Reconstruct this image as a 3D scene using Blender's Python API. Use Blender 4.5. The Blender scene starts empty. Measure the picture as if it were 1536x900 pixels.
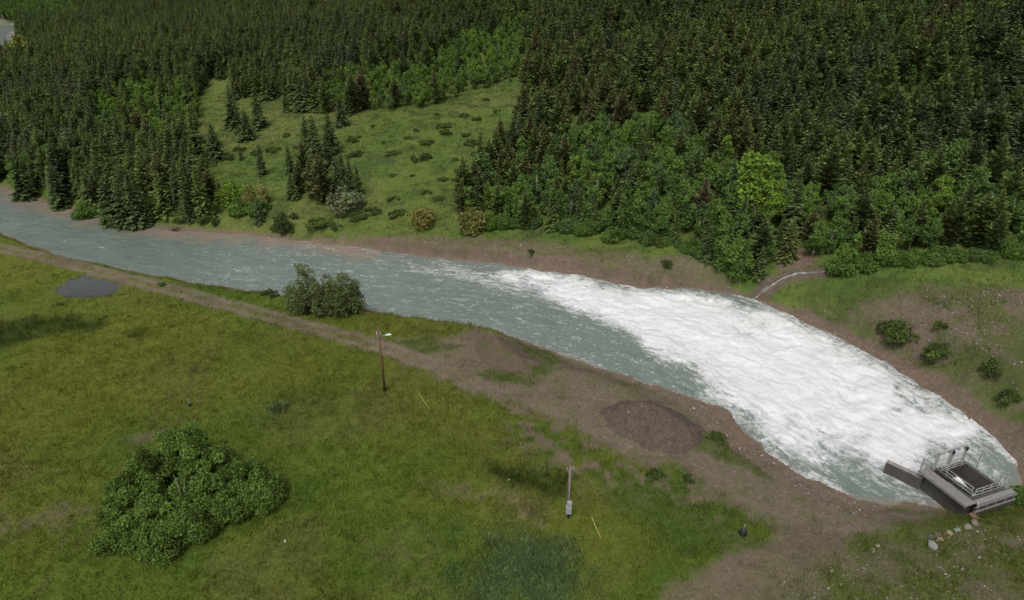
import bpy, math, random
import numpy as np

R = math.radians
rng = np.random.default_rng(11)
random.seed(11)
SC = bpy.context.scene
COL = SC.collection

# ------------------------------------------------------------------ camera model
CAM_H, PITCH, F = 42.0, R(27.0), 1024.0
CP, SP = math.cos(PITCH), math.sin(PITCH)
U0, V0 = 768.0, 450.0

def ray(u, v):
    x = (u - U0) / F; y = (v - V0) / F
    return x, CP - y * SP, SP + y * CP          # X, Y, drop per unit depth

def flat(u, v, z=0.0):
    x, yy, d = ray(u, v)
    t = (CAM_H - z) / d
    return (x * t, yy * t)

def project(X, Y, Z):
    dz = CAM_H - Z
    depth = Y * CP + dz * SP
    depth = np.maximum(depth, 1.0)
    down = dz * CP - Y * SP
    return U0 + F * X / depth, V0 + F * down / depth, depth

# ------------------------------------------------------------------ noise
def _h(ix, iy, seed):
    a = (ix.astype(np.int64) * 374761393 + iy.astype(np.int64) * 668265263 + seed * 1274126177) & 0xFFFFFFFF
    a = ((a ^ (a >> 13)) * 1274126177) & 0xFFFFFFFF
    a = ((a ^ (a >> 16)) * 2246822519) & 0xFFFFFFFF
    return ((a ^ (a >> 15)) & 0xFFFFFF) / float(0xFFFFFF)

def vnoise(x, y, seed=0):
    x = np.asarray(x, float); y = np.asarray(y, float)
    ix = np.floor(x); iy = np.floor(y)
    fx = x - ix; fy = y - iy
    fx = fx * fx * fx * (fx * (fx * 6 - 15) + 10); fy = fy * fy * fy * (fy * (fy * 6 - 15) + 10)
    a = _h(ix, iy, seed); b = _h(ix + 1, iy, seed); c = _h(ix, iy + 1, seed); d = _h(ix + 1, iy + 1, seed)
    return (a * (1 - fx) + b * fx) * (1 - fy) + (c * (1 - fx) + d * fx) * fy

def fbm(x, y, octv=4, seed=0, gain=0.5):
    s = 0.0; a = 1.0; n = 0.0
    c, sn = math.cos(0.6), math.sin(0.6)
    for i in range(octv):
        s = s + a * vnoise(x, y, seed + i * 17); n += a; a *= gain
        x, y = (x * c - y * sn) * 2.03 + 13.1, (x * sn + y * c) * 2.03 + 7.7
    return s / n

def sstep(a, b, x):
    t = np.clip((x - a) / (b - a), 0, 1)
    return t * t * (3 - 2 * t)

def sd_poly(px, py, poly, edges=False):
    px = np.asarray(px, float); py = np.asarray(py, float)
    n = len(poly)
    best = np.full(px.shape, 1e18); inside = np.zeros(px.shape, bool); be = np.zeros(px.shape)
    for i in range(n):
        x1, y1 = poly[i]; x2, y2 = poly[(i + 1) % n]
        ex, ey = x2 - x1, y2 - y1
        L = ex * ex + ey * ey + 1e-12
        t = np.clip(((px - x1) * ex + (py - y1) * ey) / L, 0, 1)
        d = (px - x1 - t * ex) ** 2 + (py - y1 - t * ey) ** 2
        if edges:
            m = d < best
            be = np.where(m, i + t, be)
        best = np.minimum(best, d)
        if y1 != y2:
            c = ((y1 > py) != (y2 > py)) & (px < ex * (py - y1) / ey + x1)
            inside ^= c
    d = np.sqrt(best)
    d = np.where(inside, -d, d)
    return (d, be) if edges else d

def inpoly(u, v, poly):
    return sd_poly(u, v, poly) < 0

# ------------------------------------------------------------------ river outline (world)
far_px = [(-60, 268), (0, 281), (60, 303), (130, 321), (200, 341), (290, 347), (370, 352), (450, 361), (530, 370), (600, 380),
          (680, 389), (740, 395), (800, 403), (860, 411), (920, 424), (970, 432), (1030, 432), (1090, 439), (1130, 449),
          (1180, 470), (1240, 499), (1310, 534), (1380, 575), (1440, 615), (1490, 655), (1520, 688), (1532, 715), (1515, 745)]
near_px = [(1455, 757), (1400, 757), (1340, 754), (1285, 749), (1220, 721), (1160, 686), (1120, 652), (1088, 616), (1050, 600),
           (990, 583), (940, 566), (890, 549), (820, 523), (740, 495), (680, 486), (610, 477), (545, 464), (430, 446), (330, 430),
           (240, 415), (180, 403), (100, 386), (40, 366), (0, 349), (-60, 330)]
RIVER = [flat(u, v) for u, v in far_px] + [flat(u, v) for u, v in near_px]
NFAR = len(far_px)
RIVER += [(-130, 122), (-158, 150), (-166, 185), (-196, 240), (-236, 310), (-262, 352), (-306, 405), (-352, 470), (-420, 560),
          (-405, 572), (-338, 482), (-318, 470), (-300, 446), (-292, 424), (-252, 366), (-222, 318), (-180, 240), (-146, 188), (-136, 160), (-120, 146)]
NR = len(RIVER)
# how gently the bank rises at each outline vertex (metres)
BANKW = []
for i in range(NR):
    if i < NFAR:
        u = far_px[i][0]
        BANKW.append(4.0 if u < 520 else (1.0 if u < 990 else (2.5 if u < 1150 else 6.0)))
    elif i < NFAR + len(near_px):
        u = near_px[i - NFAR][0]
        BANKW.append(2.2 if u < 800 else 4.5)
    else:
        BANKW.append(6.0)
BANKW = np.array(BANKW)

# ------------------------------------------------------------------ terrain
ctrl = []
def cp(u, v, z): ctrl.append((*flat(u, v, z), z))
for a in [(0, 276, 1.2), (200, 334, 1.3), (400, 345, 1.5), (640, 368, 1.8), (800, 392, 1.9), (950, 420, 2.0), (1120, 436, 1.8),
          (640, 333, 2.6), (900, 352, 3.2), (1050, 372, 3.6), (1150, 410, 3.0), (1200, 385, 5.0), (1300, 400, 6.6), (1420, 393, 7.6), (1536, 388, 8.4),
          (1536, 432, 8.0), (1400, 440, 6.2), (1250, 445, 4.2), (1420, 540, 2.8), (1536, 600, 3.2), (1536, 520, 5.6),
          (330, 300, 2.2), (480, 300, 3.0), (400, 220, 5.0), (560, 230, 7.2), (700, 200, 9.0), (600, 170, 10.0), (740, 130, 12.0),
          (345, 110, 10.5), (740, 60, 17.5), (768, 2, 25.0), (500, 70, 15.0), (500, 5, 21.0), (280, 60, 12.5), (280, 10, 15.0),
          (150, 30, 5.0), (130, 150, 5.0), (60, 200, 2.2), (200, 260, 2.5), (30, 80, 1.8), (40, 30, 2.0), (100, 10, 5),
          (900, 250, 8.0), (1100, 250, 8.6), (1290, 250, 10.5), (1500, 250, 12.5), (1000, 120, 17.0), (1290, 117, 19.5), (1500, 117, 21.0),
          (1000, 10, 28.0), (1290, 20, 28.0), (1500, 10, 31.0), (1640, 250, 14.0), (1700, 100, 24.0), (-80, 250, 1.2), (-60, 100, 1.6),
          (0, 395, 1.3), (250, 440, 1.2), (500, 500, 1.3), (700, 530, 1.4), (900, 600, 1.4), (1100, 690, 1.4), (1250, 770, 1.4), (1400, 775, 1.5),
          (100, 500, 1.2), (400, 600, 1.3), (700, 700, 1.3), (950, 760, 1.4), (100, 700, 1.3), (300, 880, 1.4), (700, 890, 1.3), (1050, 880, 1.8),
          (1300, 860, 2.6), (1500, 800, 2.4), (1520, 880, 3.6), (1600, 760, 2.2)]:
    cp(*a)
ctrl += [(70, 45, 3.0), (85, 60, 6.0), (-150, 60, 1.5), (-150, 20, 1.5), (0, 15, 2.5), (80, 15, 7), (-260, 150, 2), (230, 90, 12), (260, 220, 40), (120, 330, 48), (-60, 420, 34), (-200, 500, 12), (-420, 500, 2), (-420, 200, 3)]
ctrl = np.array(ctrl, float)
_S = 100.0
def _phi(r2):
    return 0.5 * r2 * np.log(r2 + 1e-9)
def _tps_fit(P):
    n = len(P); X = P[:, :2] / _S
    d2 = ((X[:, None] - X[None]) ** 2).sum(-1)
    K = _phi(d2) + np.eye(n) * 0.004
    Q = np.c_[np.ones(n), X]
    A = np.zeros((n + 3, n + 3)); A[:n, :n] = K; A[:n, n:] = Q; A[n:, :n] = Q.T
    return np.linalg.solve(A, np.r_[P[:, 2], 0, 0, 0])
_W = _tps_fit(ctrl)
def tps(X, Y):
    X = np.asarray(X, float); Y = np.asarray(Y, float)
    x = np.clip(X, -420, 260) / _S; y = np.clip(Y, 10, 520) / _S
    out = _W[-3] + _W[-2] * x + _W[-1] * y
    for i in range(len(ctrl)):
        out = out + _W[i] * _phi((x - ctrl[i, 0] / _S) ** 2 + (y - ctrl[i, 1] / _S) ** 2)
    return out

# river centre line: which side is the far side
_cl = sorted([flat(0, 315), flat(300, 388), flat(600, 428), flat(900, 485), flat(1200, 600), flat(1440, 712), flat(1536, 742), (-130, 142), (-160, 300), (-420, 620)])
_clx = np.array([p[0] for p in _cl]); _cly = np.array([p[1] for p in _cl])
def farside(X, Y):
    return Y > np.interp(X, _clx, _cly)

DITCH = None
def terrain(X, Y, full=False):
    X = np.asarray(X, float); Y = np.asarray(Y, float)
    base = np.maximum(tps(X, Y), 0.9)
    fs = farside(X, Y)
    base = base + (fbm(X * 0.05, Y * 0.05, 3, 5) - 0.5) * np.where(fs, 1.2, 0.5) + (fbm(X * 0.35, Y * 0.35, 3, 9) - 0.5) * np.where(fs, 0.7, 0.22)
    far = sstep(500, 2600, Y) * 420 + sstep(300, 1600, np.abs(X)) * 120
    base = base + far * (0.75 + 0.5 * fbm(X * 0.002, Y * 0.002, 4, 3))
    if DITCH is not None:
        for (dx, dy, rx, ry, ang, dep) in DITCH:
            c, s = math.cos(ang), math.sin(ang)
            a = ((X - dx) * c + (Y - dy) * s) / rx; b = (-(X - dx) * s + (Y - dy) * c) / ry
            base = base + dep * np.exp(-(a * a + b * b) * 1.6)
    d, e = sd_poly(X, Y, RIVER, True)
    w = np.interp(e % NR, np.arange(NR + 1), np.r_[BANKW, BANKW[0]])
    wob = (fbm(X * 0.5, Y * 0.5, 3, 21) - 0.5) * 1.3
    dd = d + wob * sstep(0, 1, np.abs(d) + 0.6)
    bank = np.where(dd > 0, base * sstep(0, 1, np.clip(dd / w, 0, 1)) + 0.0, -1.6 * sstep(0, 4, -dd))
    z = np.where(dd > w, base, bank)
    return (z, d) if full else z

def hit(u, v):
    x, yy, dr = ray(u, v)
    t = np.linspace(25, 900, 1800)
    z = terrain(x * t, yy * t)
    f = (CAM_H - dr * t) - z
    k = int(np.argmax(f < 0))
    if f[k] >= 0: k = len(t) - 1
    if k == 0: k = 1
    tt = np.linspace(t[k - 1], t[k], 30)
    g = (CAM_H - dr * tt) - terrain(x * tt, yy * tt)
    j = int(np.argmax(g < 0))
    s = tt[j]
    X, Y = x * s, yy * s
    return X, Y, float(terrain(np.array([X]), np.array([Y]))[0]), s

def hp(lst): return [hit(u, v)[:2] for u, v in lst]

_a = hit(800, 716); _b = hit(75, 500); _c = hit(150, 483)
DITCH = [(_a[0], _a[1], 4.2, 1.3, R(-28), -0.7), (_b[0], _b[1], 6, 1.6, R(12), -0.4), (_c[0], _c[1], 3, 0.8, R(10), -0.35)]

# ------------------------------------------------------------------ ground colour regions
def region(X, Y, poly, soft=0.8, amp=1.2, scale=0.6, seed=1, out=None):
    xs = [p[0] for p in poly]; ys = [p[1] for p in poly]; m = soft + amp + 1
    sel = (X > min(xs) - m) & (X < max(xs) + m) & (Y > min(ys) - m) & (Y < max(ys) + m)
    res = np.zeros(X.shape)
    if sel.any():
        x = X[sel]; y = Y[sel]
        d = sd_poly(x, y, poly) + (fbm(x * scale, y * scale, 4, seed, 0.6) - 0.5) * 2 * amp
        res[sel] = sstep(soft, -soft, d)
    return res

def strip(X, Y, line, half, soft=0.5, amp=0.5, seed=2):
    best = np.full(X.shape, 1e9)
    for (x1, y1), (x2, y2) in zip(line[:-1], line[1:]):
        ex, ey = x2 - x1, y2 - y1
        t = np.clip(((X - x1) * ex + (Y - y1) * ey) / (ex * ex + ey * ey), 0, 1)
        best = np.minimum(best, np.hypot(X - x1 - t * ex, Y - y1 - t * ey))
    return best

P_DIRT = hp([(560, 510), (640, 516), (690, 500), (740, 497), (800, 515), (830, 530), (900, 556), (1000, 590), (1060, 604), (1090, 620), (1118, 655), (1160, 692),
             (1218, 728), (1285, 757), (1400, 760), (1425, 775), (1330, 800), (1245, 816), (1180, 838), (1100, 878), (1060, 900), (1000, 905), (1055, 865),
             (1130, 825), (1150, 790), (1120, 757), (1060, 728), (1010, 700), (940, 684), (900, 668), (860, 640), (800, 618), (740, 598), (680, 570), (620, 545)])
P_TRACK = hp([(-30, 368), (60, 384), (130, 402), (190, 418), (260, 436), (340, 457), (430, 481), (500, 499), (570, 520), (640, 545)])
P_TRACK2 = hp([(1240, 815), (1160, 845), (1080, 880), (1030, 905)])
P_GREEN = [hp([(585, 515), (650, 503), (690, 520), (650, 530), (600, 528)]), hp([(1048, 655), (1075, 655), (1110, 680), (1170, 716), (1150, 722), (1090, 696), (1050, 676)]),
           hp([(1180, 725), (1210, 735), (1262, 760), (1230, 757)]), hp([(720, 560), (770, 545), (830, 545), (850, 555), (800, 575), (750, 575)]),
           hp([(770, 515), (800, 512), (850, 540), (830, 555), (800, 545)])]
P_HALF = hp([(740, 600), (830, 630), (930, 690), (1060, 735), (1130, 760), (1120, 800), (1000, 740), (900, 730), (860, 720), (800, 690), (770, 650)])
P_LUSH = [hp([(775, 630), (810, 640), (850, 680), (830, 695), (790, 665)]), hp([(880, 710), (990, 700), (1100, 745), (1140, 780), (1120, 820), (1020, 830), (930, 770)])]
P_WEED = hp([(722, 800), (800, 788), (850, 812), (872, 875), (850, 910), (680, 910), (700, 850)])
P_STRAW = hp([(640, 725), (700, 722), (790, 740), (830, 770), (815, 785), (750, 765), (680, 745)])
P_STRAW2 = hp([(560, 810), (640, 800), (660, 870), (590, 880)])
P_DARK = [hp([(735, 702), (800, 698), (862, 716), (840, 742), (770, 728)]), hp([(-20, 490), (60, 474), (165, 478), (150, 494), (60, 506), (0, 525), (-20, 525)]),
          hp([(188, 500), (205, 495), (222, 497), (212, 505), (195, 506)]), hp([(84, 455), (104, 453), (100, 459), (86, 460)])]
P_YELL = [hp([(0, 400), (200, 440), (320, 470), (250, 560), (120, 640), (0, 600)]), hp([(600, 560), (720, 590), (800, 660), (740, 690), (640, 640)])]
P_BENCH = hp([(545, 363), (600, 353), (700, 356), (800, 364), (880, 376), (960, 386), (1035, 384), (1085, 415), (1125, 447), (1030, 432), (970, 431), (920, 423),
              (860, 410), (740, 394), (600, 379)])
P_BENCHG = hp([(820, 372), (900, 372), (960, 385), (900, 393), (850, 385)])
P_RBANK = hp([(1135, 455), (1200, 460), (1262, 490), (1340, 530), (1420, 570), (1500, 620), (1560, 650), (1560, 720), (1520, 690), (1490, 655), (1440, 615), (1380, 575),
              (1310, 535), (1240, 500), (1180, 470)])
P_RSLOPE = hp([(1210, 470), (1260, 455), (1340, 440), (1450, 428), (1560, 428), (1560, 640), (1500, 612), (1420, 562), (1330, 515)])
P_RGREEN = [hp([(1400, 500), (1560, 520), (1560, 610), (1470, 580)]), hp([(1150, 440), (1250, 415), (1340, 415), (1340, 440), (1260, 465), (1200, 462)])]
P_CLEAR = hp([(1172, 378), (1215, 372), (1228, 400), (1165, 408)])
P_RGRAV = hp([(1030, 910), (1180, 850), (1300, 818), (1400, 800), (1470, 782), (1580, 770), (1580, 910)])
P_RGLINE = [hp([(1320, 880), (1460, 848), (1560, 818), (1560, 850), (1400, 892)]), hp([(1400, 778), (1530, 752), (1560, 770), (1440, 795), (1390, 800)]),
            hp([(1120, 860), (1200, 835), (1300, 815), (1300, 830), (1180, 870)])]
P_SHADE = hp([(1230, 850), (1290, 832), (1340, 825), (1290, 850)])
P_SHORE = hp([(940, 568), (1050, 602), (1090, 618), (1120, 655), (1165, 690), (1220, 724), (1285, 752), (1345, 756), (1300, 775), (1230, 757), (1160, 715), (1100, 675),
              (1060, 640), (1000, 598)])
P_RUT = [hp([(250, 600), (240, 640), (180, 720), (130, 770), (100, 830), (70, 900)]), hp([(330, 480), (300, 560), (280, 640)])]
P_DRIVE = hp([(560, 516), (640, 546), (760, 598), (880, 655), (1000, 698), (1150, 752), (1240, 785), (1340, 785)])
P_BARE = hp([(-10, 780), (60, 765), (135, 755), (140, 770), (60, 800), (-10, 810)])
P_BARE2 = hp([(190, 660), (245, 635), (250, 650), (200, 672)])
P_PUDD = hp([(112, 431), (155, 432)])
P_LBAR = hp([(-120, 172), (18, 172), (10, 228), (-120, 240)])
P_CREEK = hp([(1240, 407), (1218, 409), (1195, 410), (1175, 417), (1158, 428), (1140, 440), (1122, 450)])

def lerp(c, col, m):
    return c * (1 - m[:, None]) + np.asarray(col)[None] * m[:, None]

def ground_colour(X, Y):
    """Base colour of the ground, and how bare it is (0 grass, 1 gravel)."""
    n = len(X)
    fs = farside(X, Y)
    d = sd_poly(X, Y, RIVER)
    n1 = fbm(X * 0.045, Y * 0.045, 4, 31); n2 = fbm(X * 0.16 + 5, Y * 0.16, 4, 37); n3 = fbm(X * 0.7, Y * 0.7, 3, 41); n4 = fbm(X * 2.2, Y * 2.2, 2, 43)
    c = np.tile(np.array([0.074, 0.105, 0.0145]), (n, 1))
    c = lerp(c, (0.058, 0.092, 0.013), sstep(0.45, 0.7, n2))
    c = lerp(c, (0.094, 0.106, 0.017), sstep(0.48, 0.72, n1) * 0.8)
    c = lerp(c, (0.088, 0.090, 0.026), sstep(0.54, 0.74, fbm(X * 0.11 + 9, Y * 0.11, 4, 51)) * 0.5)
    for P in P_YELL:
        c = lerp(c, (0.100, 0.110, 0.016), region(X, Y, P, 6, 6, 0.1, 61) * 0.6)
    # the far meadow
    cf = np.tile(np.array([0.086, 0.118, 0.026]), (n, 1))
    cf = lerp(cf, (0.066, 0.104, 0.022), sstep(0.45, 0.7, n2))
    cf = lerp(cf, (0.105, 0.122, 0.034), sstep(0.5, 0.75, n1) * 0.8)
    cf = lerp(cf, (0.046, 0.068, 0.020), sstep(0.54, 0.68, fbm(X * 0.3, Y * 0.42, 4, 71)) * 0.7)
    c = np.where(fs[:, None], cf, c)
    bare = np.zeros(n)
    for P in P_LUSH: c = lerp(c, (0.048, 0.080, 0.015), region(X, Y, P, 1.5, 1.5, 0.4, 62) * 0.8)
    def soil(m, col):
        nonlocal c, bare
        c = lerp(c, col, m); bare = np.maximum(bare, m)
    brk = sstep(0.3, 0.62, 0.55 * n3 + 0.45 * n4)
    # gravel bench and the stony right slope
    soil(region(X, Y, P_BENCH, 1.2, 1.6, 0.35, 81) * (0.45 + 0.45 * brk), (0.112, 0.096, 0.058))
    c = lerp(c, (0.080, 0.092, 0.024), np.maximum(region(X, Y, P_BENCHG, 1.0, 2.0, 0.3, 82) * 0.7, region(X, Y, P_BENCH, 1.2, 1.6, 0.35, 81) * sstep(3.0, 7.5, d + (n2 - .5) * 5) * .85))
    c = lerp(c, (0.064, 0.066, 0.028), region(X, Y, P_RSLOPE, 2, 2.5, 0.25, 83) * 0.7)
    soil(region(X, Y, P_RSLOPE, 2, 2.5, 0.25, 83) * sstep(0.44, 0.62, 0.6 * fbm(X * 0.28, Y * 0.28, 4, 85) + 0.4 * n3 + 0.03) * .9, (0.108, 0.088, 0.060))
    for P in P_RGREEN:
        c = lerp(c, (0.046, 0.062, 0.018), region(X, Y, P, 2, 2.5, 0.3, 86) * (0.8 - 0.5 * brk))
    soil(region(X, Y, P_RBANK, 0.5, 0.7, 0.5, 84), (0.115, 0.086, 0.062))
    soil(region(X, Y, P_CLEAR, 0.6, 1.0, 0.6, 87), (0.13, 0.092, 0.066))
    # near dirt
    m = region(X, Y, P_DIRT, 1.1, 2.1, 0.42, 91)
    soil(m * (0.62 + 0.38 * brk), (0.124, 0.101, 0.073))
    soil(region(X, Y, P_HALF, 1.5, 2.5, 0.4, 92) * sstep(0.46, 0.58, 0.5 * n3 + 0.5 * fbm(X * 1.2, Y * 1.2, 3, 93)) * 0.85, (0.118, 0.095, 0.058))
    for P in P_GREEN:
        g = region(X, Y, P, 0.5, 1.0, 0.6, 94) * (0.95 - 0.35 * brk)
        c = lerp(c, (0.056, 0.080, 0.016), g); bare = bare * (1 - g)
    # right foreground gravel and its green lines
    c = lerp(c, (0.072, 0.084, 0.026), region(X, Y, P_RGRAV, 2, 2.5, 0.3, 95) * 0.75)
    soil(region(X, Y, P_RGRAV, 2, 2.5, 0.3, 95) * sstep(0.36, 0.58, 0.5 * n3 + 0.5 * n2 + 0.02) * 0.75, (0.102, 0.092, 0.056))
    for P in P_RGLINE:
        g = region(X, Y, P, 0.8, 1.3, 0.5, 96) * 0.85
        c = lerp(c, (0.066, 0.088, 0.016), g); bare = bare * (1 - g)
    # the track with two ruts
    t = strip(X, Y, P_TRACK, 1) + (n3 - 0.5) * 0.9
    soil(sstep(1.75, 0.9, t) * (1 - 0.65 * sstep(0.55, 0.2, t)) * (0.6 + 0.35 * n3 + .25 * brk), (0.150, 0.122, 0.084))
    t = strip(X, Y, P_TRACK2, 1) + (n3 - 0.5) * 1.6
    soil(sstep(2.2, 1.0, t) * 0.7, (0.130, 0.104, 0.070))
    t = np.abs(strip(X, Y, P_DRIVE, 1) - 0.85) + (n3 - 0.5) * 0.5
    c = lerp(c, (0.150, 0.122, 0.086), sstep(0.5, 0.1, t) * 0.55 * bare)
    c = lerp(c, (0.080, 0.060, 0.042), sstep(0.58, 0.72, fbm(X * 0.22, Y * 0.5, 4, 140)) * 0.6 * bare * (~fs))
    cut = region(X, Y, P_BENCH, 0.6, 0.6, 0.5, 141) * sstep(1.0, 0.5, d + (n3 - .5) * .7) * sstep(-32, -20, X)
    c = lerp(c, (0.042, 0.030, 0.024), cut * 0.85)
    for P in P_RUT:
        t = np.abs(strip(X, Y, P, 1) - 0.75) + (n3 - 0.5) * 0.5
        m = sstep(0.4, 0.1, t) * 0.38 * sstep(0.30, 0.5, n2)
        c = lerp(c, (0.075, 0.058, 0.028), m)
    for P in (P_BARE, P_BARE2):
        soil(region(X, Y, P, 0.6, 1.4, 0.7, 97) * 0.6 * brk, (0.085, 0.068, 0.045))
    # dark rushes, blue-green weeds, straw
    for P in P_DARK:
        c = lerp(c, (0.030, 0.046, 0.010), region(X, Y, P, 0.9, 1.6, 0.6, 98) * 0.82)
    c = lerp(c, (0.056, 0.086, 0.038), region(X, Y, P_WEED, 2.0, 3.0, 0.45, 99) * 0.85)
    c = lerp(c, (0.120, 0.108, 0.050), region(X, Y, P_STRAW, 1.0, 1.8, 0.5, 100) * 0.8 * brk)
    c = lerp(c, (0.105, 0.092, 0.045), region(X, Y, P_STRAW2, 1.5, 1.8, 0.5, 100) * 0.4 * brk)
    # reddish wet gravel along the water
    sh = region(X, Y, P_SHORE, 0.6, 0.8, 0.7, 102)
    soil(sh * (0.7 + 0.3 * brk), (0.165, 0.120, 0.090))
    wet = sstep(1.3, 0.2, d + (n3 - 0.5) * 1.2)
    soil(wet * 0.9, (0.140, 0.102, 0.078))
    t = strip(X, Y, P_CREEK, 1) + (n3 - 0.5) * 0.6
    soil(sstep(1.1, 0.5, t), (0.085, 0.066, 0.052))
    # forest floor and far distance
    dist = np.hypot(X, Y)
    pu_ = strip(X, Y, P_PUDD, 1)
    c = lerp(c, (0.05, 0.05, 0.045), sstep(3.0, 1.5, pu_)); bare = np.maximum(bare, sstep(3.0, 2.0, pu_))
    lb = region(X, Y, P_LBAR, 3, 3, 0.2, 110); soil(lb, (0.25, 0.245, 0.23))
    c = lerp(c, (0.030, 0.036, 0.016), sstep(700, 1000, dist))
    # gravel bars along the far loop of the river
    bar = sstep(6, 2, d + (n2 - 0.5) * 5) * sstep(-120, -135, X) * sstep(150, 170, Y)
    soil(bar, (0.24, 0.235, 0.22))
    return np.clip(c, 0.004, 1), np.clip(bare, 0, 1), d, fs

# ------------------------------------------------------------------ node helpers
def new_mat(name):
    m = bpy.data.materials.new(name); m.use_nodes = True
    nt = m.node_tree; nt.nodes.clear()
    return m, nt
def N(nt, typ, **kw):
    n = nt.nodes.new(typ)
    for k, v in kw.items():
        if k.startswith('i_'):
            key = k[2:]
            n.inputs[int(key) if key.isdigit() else key.replace('_', ' ')].default_value = v
        else: setattr(n, k, v)
    return n
def L(nt, a, b): nt.links.new(a, b)
def out_bsdf(nt, base=None, rough=0.85, spec=0.3):
    o = N(nt, 'ShaderNodeOutputMaterial'); b = N(nt, 'ShaderNodeBsdfPrincipled')
    b.inputs['Roughness'].default_value = rough; b.inputs['Specular IOR Level'].default_value = spec
    if base is not None: b.inputs['Base Color'].default_value = (*base, 1)
    L(nt, b.outputs[0], o.inputs[0]); return b
def ramp(nt, src, stops):
    r = N(nt, 'ShaderNodeValToRGB'); e = r.color_ramp.elements
    while len(e) < len(stops): e.new(0.5)
    for k, (p, c) in enumerate(stops):
        e[k].position = p; e[k].color = (*c, 1) if len(c) == 3 else c
    L(nt, src, r.inputs[0]); return r
def mulcol(nt, col, fac, lo, hi):
    mr = N(nt, 'ShaderNodeMapRange'); mr.inputs['To Min'].default_value = lo; mr.inputs['To Max'].default_value = hi
    L(nt, fac, mr.inputs['Value'])
    vm = N(nt, 'ShaderNodeVectorMath', operation='SCALE'); L(nt, col, vm.inputs[0]); L(nt, mr.outputs[0], vm.inputs['Scale'])
    return vm.outputs[0]
def noise(nt, scale, detail=4, vec=None, rough=0.6, dist=0.0):
    n = N(nt, 'ShaderNodeTexNoise'); n.inputs['Scale'].default_value = scale; n.inputs['Detail'].default_value = detail
    n.inputs['Roughness'].default_value = rough; n.inputs['Distortion'].default_value = dist
    if vec is not None: L(nt, vec, n.inputs['Vector'])
    return n
def mixc(nt, fac, a, b):
    m = N(nt, 'ShaderNodeMix', data_type='RGBA')
    for s, x in ((0, fac), (6, a), (7, b)):
        if isinstance(x, (tuple, list)): m.inputs[s].default_value = (*x, 1)
        elif isinstance(x, (int, float)): m.inputs[s].default_value = x
        else: L(nt, x, m.inputs[s])
    return m.outputs[2]
def math_(nt, op, a, b=None, c=None):
    m = N(nt, 'ShaderNodeMath', operation=op)
    for i, x in enumerate((a, b, c)):
        if x is None: continue
        if isinstance(x, (int, float)): m.inputs[i].default_value = x
        else: L(nt, x, m.inputs[i])
    return m.outputs[0]

# ground
def ground_material():
    m, nt = new_mat('ground'); b = out_bsdf(nt, rough=0.95, spec=0.12)
    ca = N(nt, 'ShaderNodeAttribute', attribute_name='col'); ba = N(nt, 'ShaderNodeAttribute', attribute_name='bare')
    pos = N(nt, 'ShaderNodeNewGeometry').outputs['Position']
    n1 = noise(nt, 2.4, 5, pos, 0.7); n2 = noise(nt, 9.0, 4, pos, 0.75); n3 = noise(nt, 0.6, 4, pos)
    f = math_(nt, 'ADD', math_(nt, 'MULTIPLY', n1.outputs[0], 0.45), math_(nt, 'ADD', math_(nt, 'MULTIPLY', n2.outputs[0], 0.4), math_(nt, 'MULTIPLY', n3.outputs[0], 0.15)))
    col = mulcol(nt, ca.outputs['Color'], f, 0.05, 1.95)
    # pebbles on bare soil
    vo = N(nt, 'ShaderNodeTexVoronoi'); vo.inputs['Scale'].default_value = 4.5; L(nt, pos, vo.inputs['Vector'])
    peb = ramp(nt, vo.outputs['Color'], [(0.0, (0.05, 0.042, 0.036)), (0.45, (0.105, 0.08, 0.06)), (0.8, (0.17, 0.13, 0.105)), (1.0, (0.26, 0.24, 0.22))])
    pm = math_(nt, 'MULTIPLY', ba.outputs['Fac'], 0.32)
    col = mixc(nt, pm, col, peb.outputs[0])
    # grass creeping into the soil
    cr = ramp(nt, noise(nt, 1.1, 5, pos, 0.7).outputs[0], [(0.55, (0, 0, 0)), (0.66, (1, 1, 1))])
    col = mixc(nt, math_(nt, 'MULTIPLY', math_(nt, 'MULTIPLY', cr.outputs[0], ba.outputs['Fac']), 0.35), col, (0.062, 0.070, 0.022))
    L(nt, col, b.inputs['Base Color'])
    bu = N(nt, 'ShaderNodeBump'); bu.inputs['Strength'].default_value = 0.6; bu.inputs['Distance'].default_value = 0.25
    L(nt, f, bu.inputs['Height']); L(nt, bu.outputs[0], b.inputs['Normal'])
    return m

def leaf_material(name, stops, transl=0.25, vlo=0.6, vhi=1.45):
    m, nt = new_mat(name)
    o = N(nt, 'ShaderNodeOutputMaterial')
    t = N(nt, 'ShaderNodeAttribute', attribute_name='tint', attribute_type='INSTANCER')
    v = N(nt, 'ShaderNodeAttribute', attribute_name='v')
    r = ramp(nt, t.outputs['Fac'], stops)
    col = mulcol(nt, r.outputs[0], v.outputs['Fac'], vlo, vhi)
    d = N(nt, 'ShaderNodeBsdfDiffuse'); tr = N(nt, 'ShaderNodeBsdfTranslucent'); mx = N(nt, 'ShaderNodeMixShader')
    mx.inputs[0].default_value = transl
    L(nt, col, d.inputs[0]); L(nt, col, tr.inputs[0]); L(nt, d.outputs[0], mx.inputs[1]); L(nt, tr.outputs[0], mx.inputs[2])
    L(nt, mx.outputs[0], o.inputs[0]); return m

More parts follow.
